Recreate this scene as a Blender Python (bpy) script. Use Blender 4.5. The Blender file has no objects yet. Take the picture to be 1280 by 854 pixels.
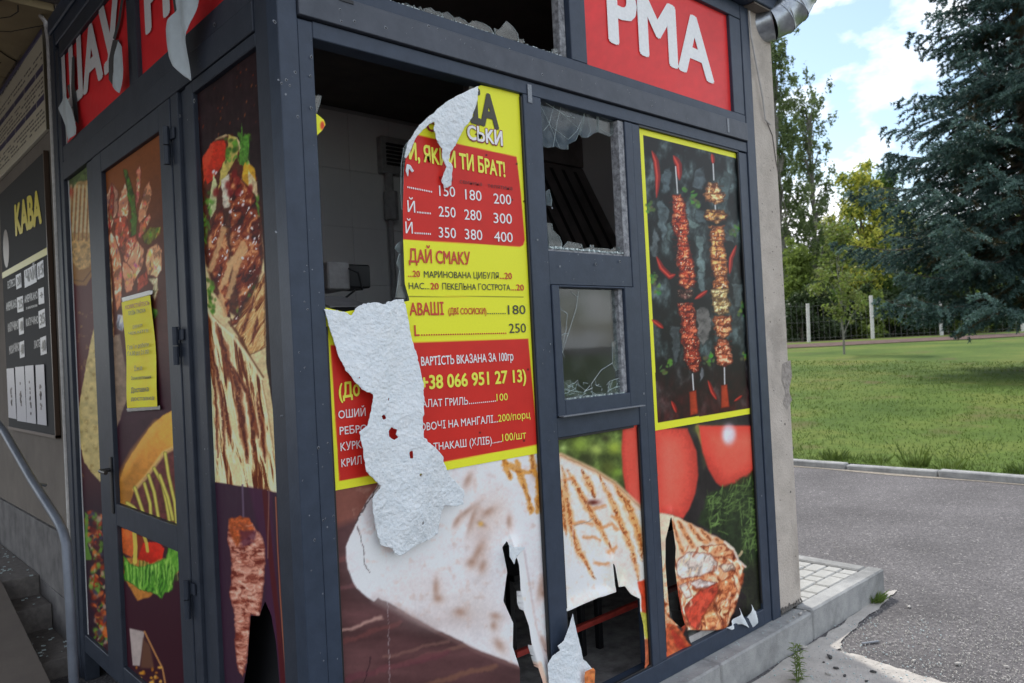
import bpy, bmesh, math, random
import numpy as np
from mathutils import Vector, Matrix
rnd = random.Random(7)
nrs = np.random.RandomState(11)
S = bpy.context.scene
COL = S.collection
# ------------------------------------------------------------------ camera
def cam_axes(y, p, r):
    f = np.array([math.cos(y)*math.cos(p), math.sin(y)*math.cos(p), math.sin(p)])
    rt = np.array([math.sin(y), -math.cos(y), 0]); up = np.cross(rt, f)
    return np.array([math.cos(r)*rt+math.sin(r)*up, -math.sin(r)*rt+math.cos(r)*up, f])
AX = cam_axes(0.823220624, 0.0119647266, -0.0505569575)
CP = np.array([-1.03445213, -2.03734731, 1.6])
cam = bpy.data.objects.new('camera', bpy.data.cameras.new('camera')); COL.objects.link(cam)
cam.matrix_world = Matrix([[AX[0][i], AX[1][i], -AX[2][i], CP[i]] for i in range(3)]+[[0, 0, 0, 1]])
cam.data.lens = 27.0; cam.data.sensor_width = 36; cam.data.clip_start = .05; cam.data.clip_end = 3000
cam.data.dof.use_dof = True; cam.data.dof.focus_distance = 2.55; cam.data.dof.aperture_fstop = 5.6
S.camera = cam
S.cycles.diffuse_bounces = 8; S.cycles.max_bounces = 14; S.cycles.transparent_max_bounces = 16
# ------------------------------------------------------------------ world + sun
SUN_EL, SUN_AZ = math.radians(52), math.radians(64)      # azimuth measured from +X towards +Y
w = bpy.data.worlds.new('World'); S.world = w; w.use_nodes = True
nt = w.node_tree; nt.nodes.clear()
def N(t, k, **a):
    n = t.nodes.new(k)
    for kk, v in a.items(): setattr(n, kk, v)
    return n
out = N(nt, 'ShaderNodeOutputWorld'); bg = N(nt, 'ShaderNodeBackground'); bg.inputs[1].default_value = .13
sky = N(nt, 'ShaderNodeTexSky', sky_type='NISHITA', sun_disc=False, sun_elevation=SUN_EL, sun_rotation=math.pi/2-SUN_AZ)
sky.air_density = 1.2; sky.dust_density = .8
tc = N(nt, 'ShaderNodeTexCoord'); mp = N(nt, 'ShaderNodeMapping'); mp.inputs['Scale'].default_value = (1, 1, 1.9)
mp.inputs['Location'].default_value = (3.1, 1.45, .3)
nz = N(nt, 'ShaderNodeTexNoise'); nz.inputs['Scale'].default_value = 5.5; nz.inputs['Detail'].default_value = 9; nz.inputs['Roughness'].default_value = .55
rp = N(nt, 'ShaderNodeValToRGB'); rp.color_ramp.elements[0].position = .43; rp.color_ramp.elements[1].position = .56
nz2 = N(nt, 'ShaderNodeTexNoise'); nz2.inputs['Scale'].default_value = 7; nz2.inputs['Detail'].default_value = 6
rp2 = N(nt, 'ShaderNodeValToRGB'); rp2.color_ramp.elements[0].color = (6.2, 6.5, 7.1, 1); rp2.color_ramp.elements[1].color = (11.0, 11.0, 11.2, 1)
rp2.color_ramp.elements[0].position = .3; rp2.color_ramp.elements[1].position = .62
mx = N(nt, 'ShaderNodeMix', data_type='RGBA')
lk = nt.links.new
lk(tc.outputs['Generated'], mp.inputs[0]); lk(mp.outputs[0], nz.inputs['Vector'])
dv0 = AX.T @ np.array([(1072-640)/960., -(92-427)/960., 1.]); dv0 /= np.linalg.norm(dv0)      # a clear patch between the clouds
vd = N(nt, 'ShaderNodeVectorMath', operation='DISTANCE'); vd.inputs[1].default_value = tuple(dv0); lk(tc.outputs['Generated'], vd.inputs[0])
vm = N(nt, 'ShaderNodeMapRange'); vm.inputs[1].default_value = .02; vm.inputs[2].default_value = .20; vm.inputs[3].default_value = -.11; vm.inputs[4].default_value = .0; lk(vd.outputs['Value'], vm.inputs[0])
va = N(nt, 'ShaderNodeMath', operation='ADD'); lk(nz.outputs[0], va.inputs[0]); lk(vm.outputs[0], va.inputs[1]); lk(va.outputs[0], rp.inputs[0])
lk(mp.outputs[0], nz2.inputs['Vector']); lk(nz2.outputs[0], rp2.inputs[0])
lk(rp.outputs[0], mx.inputs[0]); lk(sky.outputs[0], mx.inputs[6]); lk(rp2.outputs[0], mx.inputs[7])
lk(mx.outputs[2], bg.inputs[0]); lk(bg.outputs[0], out.inputs[0])
sl = bpy.data.lights.new('sun', 'SUN'); sl.energy = 2.4; sl.angle = math.radians(3); sl.color = (1, .95, .87)
so = bpy.data.objects.new('sun', sl); COL.objects.link(so)
sd = Vector((math.cos(SUN_AZ)*math.cos(SUN_EL), math.sin(SUN_AZ)*math.cos(SUN_EL), math.sin(SUN_EL)))
so.rotation_euler = sd.to_track_quat('Z', 'Y').to_euler(); so.location = (10, 10, 30)
S.view_settings.view_transform = 'Standard'; S.view_settings.look = 'None'; S.view_settings.exposure = 0.6; S.view_settings.gamma = 1
# ------------------------------------------------------------------ survey maths: where a sight line meets a real plane
def ray(px, py): return AX.T @ np.array([(px-640)/960., -(py-427)/960., 1.0])
def fr(px, py, y=0.):                    # point (x, z) on the plane Y = y (front wall)
    r = ray(px, py); t = (y-CP[1])/r[1]; p = CP+t*r; return p[0], p[2]
def lf(px, py, x=0.):                    # point (y, z) on the plane X = x (side wall)
    r = ray(px, py); t = (x-CP[0])/r[0]; p = CP+t*r; return p[1], p[2]
def gd(px, py, z=0.):
    r = ray(px, py); t = (z-CP[2])/r[2]; p = CP+t*r; return p[0], p[1]
def atd(px, py, d): return CP+ray(px, py)*d
def pix(P):
    c = (P-CP) @ AX.T; return np.stack([640+960*c[:, 0]/c[:, 2], 427-960*c[:, 1]/c[:, 2]], 1)
# ------------------------------------------------------------------ materials
def lin(c):
    c = np.asarray(c, float)/255.; return np.where(c <= .04045, c/12.92, ((c+.055)/1.055)**2.4)
def mat(name, col, rough=.5, metal=0., nscale=0., namp=0., bump=0., bscale=60., spec=.5, coat=0., attr=None, col2=None, detail=6., alpha=1., stain=0.):
    m = bpy.data.materials.new(name); m.use_nodes = True; t = m.node_tree; b = t.nodes['Principled BSDF']; L = t.links.new
    b.inputs['Roughness'].default_value = rough; b.inputs['Metallic'].default_value = metal
    b.inputs['Specular IOR Level'].default_value = spec; b.inputs['Coat Weight'].default_value = coat; b.inputs['Coat Roughness'].default_value = .12
    tcn = N(t, 'ShaderNodeTexCoord')
    src = None
    if attr:
        a = N(t, 'ShaderNodeAttribute'); a.attribute_name = attr; src = a.outputs['Color']
    if nscale:
        n1 = N(t, 'ShaderNodeTexNoise'); n1.inputs['Scale'].default_value = nscale; n1.inputs['Detail'].default_value = detail; n1.inputs['Roughness'].default_value = .65
        L(tcn.outputs['Object'], n1.inputs['Vector'])
        mr = N(t, 'ShaderNodeMapRange'); mr.inputs[1].default_value = .3; mr.inputs[2].default_value = .7; L(n1.outputs[0], mr.inputs[0])
        mxn = N(t, 'ShaderNodeMix', data_type='RGBA')
        if src is not None:
            mr.inputs[3].default_value = 1-namp; mr.inputs[4].default_value = 1+namp
            mxn.blend_type = 'MULTIPLY'; mxn.inputs[0].default_value = 1; L(src, mxn.inputs[6]); L(mr.outputs[0], mxn.inputs[7])
        else:
            c2 = col2 if col2 is not None else [min(1, c*(1+namp)) for c in col[:3]]
            c1 = col if col2 is not None else [c*(1-namp) for c in col[:3]]
            mxn.inputs[6].default_value = (*c1[:3], 1); mxn.inputs[7].default_value = (*c2[:3], 1); L(mr.outputs[0], mxn.inputs[0])
        src = mxn.outputs[2]
    if stain:
        n4 = N(t, 'ShaderNodeTexNoise'); n4.inputs['Scale'].default_value = 2.3; n4.inputs['Detail'].default_value = 9; n4.inputs['Roughness'].default_value = .7; n4.inputs['Distortion'].default_value = .6
        L(tcn.outputs['Object'], n4.inputs['Vector']); r4 = N(t, 'ShaderNodeMapRange'); r4.inputs[1].default_value = .48; r4.inputs[2].default_value = .62; r4.inputs[3].default_value = 1; r4.inputs[4].default_value = 1-stain; L(n4.outputs[0], r4.inputs[0])
        m4 = N(t, 'ShaderNodeMix', data_type='RGBA'); m4.blend_type = 'MULTIPLY'; m4.inputs[0].default_value = 1; L(src, m4.inputs[6]); L(r4.outputs[0], m4.inputs[7]); src = m4.outputs[2]
    if src is not None: L(src, b.inputs['Base Color'])
    else: b.inputs['Base Color'].default_value = (*col[:3], 1)
    if bump:
        n2 = N(t, 'ShaderNodeTexNoise'); n2.inputs['Scale'].default_value = bscale; n2.inputs['Detail'].default_value = 5
        L(tcn.outputs['Object'], n2.inputs['Vector'])
        bp = N(t, 'ShaderNodeBump'); bp.inputs['Strength'].default_value = bump; bp.inputs['Distance'].default_value = .01
        L(n2.outputs[0], bp.inputs['Height']); L(bp.outputs[0], b.inputs['Normal'])
    return m
def leafmat(name, c1, c2, trans=.35, scale=.6):
    m = bpy.data.materials.new(name); m.use_nodes = True; t = m.node_tree; b = t.nodes['Principled BSDF']; L = t.links.new
    b.inputs['Roughness'].default_value = .55; b.inputs['Specular IOR Level'].default_value = .3
    tcn = N(t, 'ShaderNodeTexCoord'); n = N(t, 'ShaderNodeTexNoise'); n.inputs['Scale'].default_value = scale; n.inputs['Detail'].default_value = 8; n.inputs['Roughness'].default_value = .8
    L(tcn.outputs['Object'], n.inputs['Vector'])
    r = N(t, 'ShaderNodeMapRange'); r.inputs[1].default_value = .35; r.inputs[2].default_value = .65; L(n.outputs[0], r.inputs[0])
    x = N(t, 'ShaderNodeMix', data_type='RGBA'); x.inputs[6].default_value = (*c1, 1); x.inputs[7].default_value = (*c2, 1); L(r.outputs[0], x.inputs[0])
    L(x.outputs[2], b.inputs['Base Color'])
    tr = N(t, 'ShaderNodeBsdfTranslucent'); L(x.outputs[2], tr.inputs[0]); ms = N(t, 'ShaderNodeMixShader'); ms.inputs[0].default_value = trans
    L(b.outputs[0], ms.inputs[1]); L(tr.outputs[0], ms.inputs[2]); L(ms.outputs[0], t.nodes['Material Output'].inputs[0])
    return m
def glassmat(name, tint=(.93, .97, .96), refl=.10, dirt=.10, dscale=9.):
    m = bpy.data.materials.new(name); m.use_nodes = True; t = m.node_tree; t.nodes.remove(t.nodes['Principled BSDF']); L = t.links.new
    tr = N(t, 'ShaderNodeBsdfTransparent'); tr.inputs[0].default_value = (*tint, 1)
    gl = N(t, 'ShaderNodeBsdfGlossy'); gl.inputs['Roughness'].default_value = .04
    lw = N(t, 'ShaderNodeLayerWeight'); pw = N(t, 'ShaderNodeMath', operation='POWER'); pw.inputs[1].default_value = 4; L(lw.outputs['Facing'], pw.inputs[0])
    fz = N(t, 'ShaderNodeMath', operation='MULTIPLY_ADD'); fz.inputs[1].default_value = .6; fz.inputs[2].default_value = .035; L(pw.outputs[0], fz.inputs[0])
    df = N(t, 'ShaderNodeBsdfDiffuse'); df.inputs[0].default_value = (.55, .57, .57, 1)
    n = N(t, 'ShaderNodeTexNoise'); n.inputs['Scale'].default_value = dscale; n.inputs['Detail'].default_value = 8
    r = N(t, 'ShaderNodeMapRange'); r.inputs[1].default_value = .4; r.inputs[2].default_value = .75; r.inputs[3].default_value = dirt*.2; r.inputs[4].default_value = dirt*2
    L(n.outputs[0], r.inputs[0])
    tcn = N(t, 'ShaderNodeTexCoord'); L(tcn.outputs['Object'], n.inputs['Vector'])
    m1 = N(t, 'ShaderNodeMixShader'); m2 = N(t, 'ShaderNodeMixShader')
    L(fz.outputs[0], m1.inputs[0]); L(tr.outputs[0], m1.inputs[1]); L(gl.outputs[0], m1.inputs[2])
    L(r.outputs[0], m2.inputs[0]); L(m1.outputs[0], m2.inputs[1]); L(df.outputs[0], m2.inputs[2])
    L(m2.outputs[0], t.nodes['Material Output'].inputs[0]); return m
M = {}
M['metal'] = mat('anthracite_metal', (.024, .036, .060), .45, 0, 14, .22, .05, 90, .4, col2=(.038, .054, .086))
M['metal_side'] = mat('anthracite_metal_shaded', (.022, .028, .042), .5, 0, 10, .22, .06, 80, .35, col2=(.036, .044, .062))  # darker copy of the frame metal, side-wall shade put into its colour
M['plate'] = mat('beam_cover_plate', (.040, .048, .066), .5, 0, 11, .3, .15, 30, .5, col2=(.068, .077, .100))
M['dirty'] = mat('dirty_sealant_strip', (.10, .10, .11), .8, 0, 45, .5, .5, 90, .3, col2=(.45, .46, .48))
M['chip'] = mat('bare_chipped_metal', (.20, .215, .24), .5, .3, 300, .5)
M['hole'] = mat('shrapnel_hole_black', (.008, .008, .01), .8)
M['glass'] = glassmat('dusty_window_glass', dirt=.02)
M['glass_dirty'] = glassmat('very_dusty_glass', dirt=.06, dscale=25)
M['glassedge'] = mat('broken_glass_edge', (.50, .58, .58), .12, 0, 200, .4, 0, 60, .8)
M['white_back'] = mat('white_film_backing', (.72, .78, .82), .6, 0, 34, .10, .7, 95, .3, col2=(.83, .86, .88))
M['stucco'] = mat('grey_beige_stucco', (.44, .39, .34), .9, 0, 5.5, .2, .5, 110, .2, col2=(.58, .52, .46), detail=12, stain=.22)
M['kerb'] = mat('kerb_concrete', (.26, .265, .265), .9, 0, 9, .2, .5, 200, .2, col2=(.42, .42, .41), detail=12, stain=.3)
M['paver'] = mat('paver_concrete', (.33, .33, .315), .92, 0, 16, .2, .5, 160, .2, col2=(.45, .45, .43), detail=10)
M['sand'] = mat('joint_sand', (.12, .11, .10), .95, 0, 60, .4, .4)
M['tile'] = mat('interior_tile_white', (.76, .76, .77), .35, 0, 3, .1, 0, 60, .5, col2=(.84, .84, .84))
M['grout'] = mat('tile_grout', (.5, .5, .5), .9)
M['darkceil'] = mat('dark_ceiling', (.075, .058, .05), .7, 0, 6, .3)
M['darkfloor'] = mat('interior_floor', (.30, .29, .28), .7, 0, 12, .5)
M['hood'] = mat('sooty_steel', (.16, .14, .135), .45, .3, 8, .4)
M['slot'] = mat('hood_slot_black', (.006, .005, .005), .8)
M['device'] = mat('grey_device_plastic', (.34, .34, .35), .5, 0, 30, .2)
M['black'] = mat('black_plastic', (.012, .012, .014), .45)
M['redpaint'] = mat('red_painted_wood', (.50, .06, .045), .5, 0, 20, .3)
M['zinc'] = mat('galvanised_steel', (.34, .37, .40), .32, .85, 25, .25, .15, 30, .5)
M['cable'] = mat('grey_white_cable', (.45, .43, .41), .6, 0, 30, .2)
M['rail'] = mat('worn_grey_blue_paint', (.11, .125, .155), .42, .2, 9, .25, .05, 60, col2=(.17, .19, .225))
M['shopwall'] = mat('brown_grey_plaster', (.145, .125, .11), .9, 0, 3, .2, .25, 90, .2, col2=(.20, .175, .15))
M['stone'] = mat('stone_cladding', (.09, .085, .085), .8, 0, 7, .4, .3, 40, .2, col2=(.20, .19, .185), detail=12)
M['step'] = mat('terrazzo_step', (.11, .10, .095), .8, 0, 28, .4, .3, 80, .2, col2=(.20, .18, .165), detail=12)
M['ramp'] = mat('smooth_brown_concrete', (.145, .125, .11), .75, 0, 5, .15, .1, 80, .2, col2=(.18, .155, .135))
M['bark'] = mat('bark', (.08, .065, .05), .9, 0, 12, .4, .6, 20)
M['bark_pale'] = mat('pale_bark', (.20, .19, .17), .9, 0, 8, .4)
M['post'] = mat('whitewashed_post', (.55, .54, .52), .8, 0, 6, .2)
M['wire'] = mat('fence_wire', (.16, .16, .16), .5, .5)
M['yellowp'] = mat('yellow_print', tuple(lin((236, 222, 52))*1.0), .35, 0, 0)
def ink(name, rgb, g=1., rough=.38): return mat(name, tuple(np.clip(lin(rgb)*g, 0, .85)), rough, 0, 70, .07)
# ------------------------------------------------------------------ mesh helpers
class MB:
    def __init__(s): s.v = []; s.f = []; s.mi = []
    def add(s, vs, fs, mi=0):
        k = len(s.v); s.v += [tuple(map(float, p)) for p in vs]; s.f += [tuple(i+k for i in f) for f in fs]; s.mi += [mi]*len(fs)
    def box(s, x0, x1, y0, y1, z0, z1, b=0., mi=0):
        if x0 > x1: x0, x1 = x1, x0
        if y0 > y1: y0, y1 = y1, y0
        if z0 > z1: z0, z1 = z1, z0
        if not b:
            s.add([(x0,y0,z0),(x1,y0,z0),(x1,y1,z0),(x0,y1,z0),(x0,y0,z1),(x1,y0,z1),(x1,y1,z1),(x0,y1,z1)],
                  [(3,2,1,0),(4,5,6,7),(0,1,5,4),(1,2,6,5),(2,3,7,6),(3,0,4,7)], mi); return
        V = []; idx = {}
        for ix, X in enumerate((x0, x1)):
            for iy, Y in enumerate((y0, y1)):
                for iz, Z in enumerate((z0, z1)):
                    sx, sy, sz = 1-2*ix, 1-2*iy, 1-2*iz
                    idx[ix,iy,iz,0] = len(V); V.append((X, Y+sy*b, Z+sz*b))
                    idx[ix,iy,iz,1] = len(V); V.append((X+sx*b, Y, Z+sz*b))
                    idx[ix,iy,iz,2] = len(V); V.append((X+sx*b, Y+sy*b, Z))
        F = []
        for a in (0, 1):
            F.append([idx[a,i,j,0] for i, j in ((0,0),(1,0),(1,1),(0,1))])
            F.append([idx[i,a,j,1] for i, j in ((0,0),(1,0),(1,1),(0,1))])
            F.append([idx[i,j,a,2] for i, j in ((0,0),(1,0),(1,1),(0,1))])
        for a in (0, 1):
            for c in (0, 1):
                F.append([idx[a,c,0,0], idx[a,c,0,1], idx[a,c,1,1], idx[a,c,1,0]])
                F.append([idx[a,0,c,0], idx[a,0,c,2], idx[a,1,c,2], idx[a,1,c,0]])
                F.append([idx[0,a,c,1], idx[0,a,c,2], idx[1,a,c,2], idx[1,a,c,1]])
        for a in (0,1):
            for c in (0,1):
                for d in (0,1): F.append([idx[a,c,d,0], idx[a,c,d,1], idx[a,c,d,2]])
        cx = Vector(((x0+x1)/2, (y0+y1)/2, (z0+z1)/2)); G = []
        for f in F:
            p = [Vector(V[i]) for i in f]; n = (p[1]-p[0]).cross(p[2]-p[0])
            G.append(tuple(f) if n.dot(sum(p, Vector())/len(p)-cx) > 0 else tuple(reversed(f)))
        s.add(V, G, mi)
    def tube(s, pts, r, n=8, mi=0, cap=True):
        P = [Vector(p) for p in pts]; R = r if hasattr(r, '__len__') else [r]*len(P); rings = []
        up = Vector((0, 0, 1)); prev = None
        for i, p in enumerate(P):
            d = (P[min(i+1, len(P)-1)]-P[max(i-1, 0)]).normalized()
            if prev is None: a = d.cross(up if abs(d.z) < .9 else Vector((1, 0, 0))).normalized()
            else: a = (prev-d*prev.dot(d)).normalized()
            prev = a; b = d.cross(a)
            rings.append([p+R[i]*(math.cos(2*math.pi*k/n)*a+math.sin(2*math.pi*k/n)*b) for k in range(n)])
        V = [q for rg in rings for q in rg]; F = []
        for i in range(len(P)-1):
            for k in range(n): F.append((i*n+k, i*n+(k+1) % n, (i+1)*n+(k+1) % n, (i+1)*n+k))
        if cap: F += [tuple(reversed(range(n))), tuple((len(P)-1)*n+k for k in range(n))]
        s.add(V, F, mi)
    def build(s, name, m, parent=None, smooth=False):
        me = bpy.data.meshes.new(name); me.from_pydata(s.v, [], s.f)
        for x in (m if isinstance(m, (list, tuple)) else [m]): me.materials.append(x)
        if any(s.mi): me.polygons.foreach_set('material_index', s.mi)
        if smooth: me.polygons.foreach_set('use_smooth', [True]*len(me.polygons))
        me.update(); o = bpy.data.objects.new(name, me); COL.objects.link(o)
        if parent is not None: o.parent = parent; o.matrix_parent_inverse = inv(parent)
        return o
def inv(o): return Matrix.Translation(-Vector(o.location)) if o.type == 'EMPTY' and o.parent is None else Matrix()
def adopt(o, parent):
    o.parent = parent; o.matrix_parent_inverse = inv(parent); return o
def tag(o, label=None, cat=None, group=None, kind=None):
    if label: o['label'] = label
    if cat: o['category'] = cat
    if group: o['group'] = group
    if kind: o['kind'] = kind
    return o
def empty(name, loc, label=None, cat=None, group=None):
    o = bpy.data.objects.new(name, None); COL.objects.link(o); o.location = loc; o.empty_display_size = .1
    return tag(o, label, cat, group)
def quads(name, V, m, parent=None, smooth=False, tri=False):       # V: (n,4,3) or (n,3,3) soup
    n, k = V.shape[:2]; me = bpy.data.meshes.new(name)
    me.vertices.add(n*k); me.vertices.foreach_set('co', V.astype(np.float32).ravel())
    me.loops.add(n*k); me.loops.foreach_set('vertex_index', np.arange(n*k, dtype=np.int32))
    me.polygons.add(n); me.polygons.foreach_set('loop_start', np.arange(0, n*k, k, dtype=np.int32)); me.polygons.foreach_set('loop_total', np.full(n, k, np.int32))
    me.materials.append(m); me.update(calc_edges=True)
    o = bpy.data.objects.new(name, me); COL.objects.link(o)
    if parent is not None: adopt(o, parent)
    return o
# ------------------------------------------------------------------ noise
def vnoise(x, y, seed=0):
    xi = np.floor(x).astype(np.int64); yi = np.floor(y).astype(np.int64); xf = x-xi; yf = y-yi
    def h(a, b):
        n = (a*374761393+b*668265263+seed*982451653) & 0xffffffff
        n = ((n ^ (n >> 13))*1274126177) & 0xffffffff; n = n ^ (n >> 16); return (n & 0xffff)/65535.
    u = xf*xf*(3-2*xf); v = yf*yf*(3-2*yf)
    return (h(xi, yi)*(1-u)+h(xi+1, yi)*u)*(1-v)+(h(xi, yi+1)*(1-u)+h(xi+1, yi+1)*u)*v
def fbm(x, y, seed=0, o=4):
    s = 0; a = .5; t = 0
    for i in range(o): s = s+a*vnoise(x*2**i, y*2**i, seed+i*17); t += a; a *= .55
    return s/t
def inside(P, poly):
    x, y = P[:, 0], P[:, 1]; r = np.zeros(len(P), bool); n = len(poly)
    for i in range(n):
        x1, y1 = poly[i]; x2, y2 = poly[(i+1) % n]
        if y1 == y2: continue
        c = ((y1 > y) != (y2 > y)) & (x < (x2-x1)*(y-y1)/(y2-y1)+x1); r ^= c
    return r
def segdist(P, pts, closed=True):
    d = np.full(len(P), 1e9); near = np.zeros_like(P); tt = np.zeros(len(P)); n = len(pts); m = n if closed else n-1
    for i in range(m):
        a = np.array(pts[i], float); b = np.array(pts[(i+1) % n], float); ab = b-a
        t = np.clip(((P-a) @ ab)/max(ab @ ab, 1e-9), 0, 1); q = a+t[:, None]*ab; e = np.hypot(*(P-q).T)
        k = e < d; d[k] = e[k]; near[k] = q[k]; tt[k] = (i+t[k])/m
    return d, near, tt
# ------------------------------------------------------------------ print painter: colours per vertex of a fine sheet
class Canvas:
    def __init__(s, P): s.P = P; s.c = np.zeros((len(P), 3))
    def fill(s, rgb): s.c[:] = rgb
    def sel(s, pts, pad):
        a = np.array(pts); lo = a.min(0)-pad; hi = a.max(0)+pad
        return np.where((s.P[:, 0] > lo[0]) & (s.P[:, 0] < hi[0]) & (s.P[:, 1] > lo[1]) & (s.P[:, 1] < hi[1]))[0]
    def mixin(s, k, al, rgb):
        s.c[k] = s.c[k]*(1-al[:, None])+np.asarray(rgb, float)*al[:, None]
    def warp(s, k, wob, ws):
        p = s.P[k]
        if wob:
            p = p+wob*2*np.stack([fbm(p[:, 0]/ws, p[:, 1]/ws, 3)-.5, fbm(p[:, 0]/ws, p[:, 1]/ws, 9)-.5], 1)
        return p
    def poly(s, pts, rgb, soft=1., al=1., wob=0., ws=8., tex=0., ts=4., shade=None, rim=0., rimc=(30, 15, 10)):
        k = s.sel(pts, soft*2+wob)
        if len(k) == 0: return
        p = s.warp(k, wob, ws); d, _, _ = segdist(p, pts); sg = np.where(inside(p, pts), d, -d)
        a = np.clip(sg/soft+.5, 0, 1)*al
        c = np.tile(np.asarray(rgb, float), (len(k), 1))
        if tex: c = c*(1+tex*2*(fbm(p[:, 0]/ts, p[:, 1]/ts, 5, 4)[:, None]-.5))
        if rim: r = np.clip(1-sg/rim, 0, 1)[:, None]*.7; c = c*(1-r)+np.array(rimc)*r
        if shade is not None:        # (angle vector, amount): printed modelling of the food
            q = (p-np.mean(pts, 0)) @ np.array(shade[0])/max(np.ptp(np.array(pts), 0)); c = c*(1+shade[1]*np.clip(q[:, None]*2, -1, 1))
        s.mixin(k, a, c)
    def line(s, pts, w, rgb, al=1., soft=1., wob=0., ws=6., brk=0., taper=False):
        k = s.sel(pts, w+soft+wob+1)
        if len(k) == 0: return
        p = s.warp(k, wob, ws); d, _, t = segdist(p, pts, False); ww = w*(1-abs(2*t-1)**3*.9) if taper else w
        a = np.clip((ww-d)/soft+.5, 0, 1)*al
        if brk: a = a*np.clip((fbm(p[:, 0]/3, p[:, 1]/3, 31)-brk)*6, 0, 1)
        s.mixin(k, a, rgb)
    def blot(s, x, y, rx, ry, rgb, al=1., rot=0., pw=1.):
        pts = [(x-max(rx, ry)*2.2, y-max(rx, ry)*2.2), (x+max(rx, ry)*2.2, y+max(rx, ry)*2.2)]; k = s.sel(pts, 0)
        if len(k) == 0: return
        d = s.P[k]-(x, y); c, sn = math.cos(rot), math.sin(rot)
        q = ((d[:, 0]*c+d[:, 1]*sn)/rx)**2+((-d[:, 0]*sn+d[:, 1]*c)/ry)**2
        s.mixin(k, al*np.exp(-q**pw), rgb)
    def mul(s, amp, sc, seed=1, ax=(1, 1)):
        n = fbm(s.P[:, 0]/sc/ax[0], s.P[:, 1]/sc/ax[1], seed, 5)-.5; s.c *= (1+2*amp*n)[:, None]
    def marble(s, pts, cols, sc=(4, 4), seed=1, soft=1.2, rim=2.5, rimc=(40, 14, 8), al=1., rot=0., wob=1.5, hi=None, hith=.66, lo=.28, hi_=.72):
        k = s.sel(pts, soft*2+wob)
        if len(k) == 0: return
        p = s.warp(k, wob, 5); d, _, _ = segdist(p, pts); sg = np.where(inside(p, pts), d, -d); a = np.clip(sg/soft+.5, 0, 1)*al
        p0 = s.P[k]; c_, s_ = math.cos(rot), math.sin(rot); x = (p0[:, 0]*c_+p0[:, 1]*s_)/sc[0]; y = (-p0[:, 0]*s_+p0[:, 1]*c_)/sc[1]
        wx = fbm(x*.5, y*.5, seed+50, 3)*3; v = fbm(x+wx, y-wx*.5, seed, 5); v = np.clip((v-lo)/(hi_-lo), 0, 1)
        C = np.array(cols, float); t = np.linspace(0, 1, len(C)); c = np.stack([np.interp(v, t, C[:, i]) for i in range(3)], 1)
        if hi is not None: h = np.clip((fbm(x*2.3, y*2.3, seed+7, 3)-hith)*14, 0, 1)[:, None]; c = c*(1-h)+np.array(hi, float)*h
        if rim: r = np.clip(1-sg/rim, 0, 1)[:, None]*.75; c = c*(1-r)+np.array(rimc)*r
        s.mixin(k, a, c)
    def speck(s, pts, rgb, sc, th, al=1., seed=2, hard=8.):
        k = s.sel(pts, 0)
        if len(k) == 0: return
        k = k[inside(s.P[k], pts)]; p = s.P[k]
        s.mixin(k, np.clip((fbm(p[:, 0]/sc, p[:, 1]/sc, seed, 3)-th)*hard, 0, 1)*al, rgb)
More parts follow.
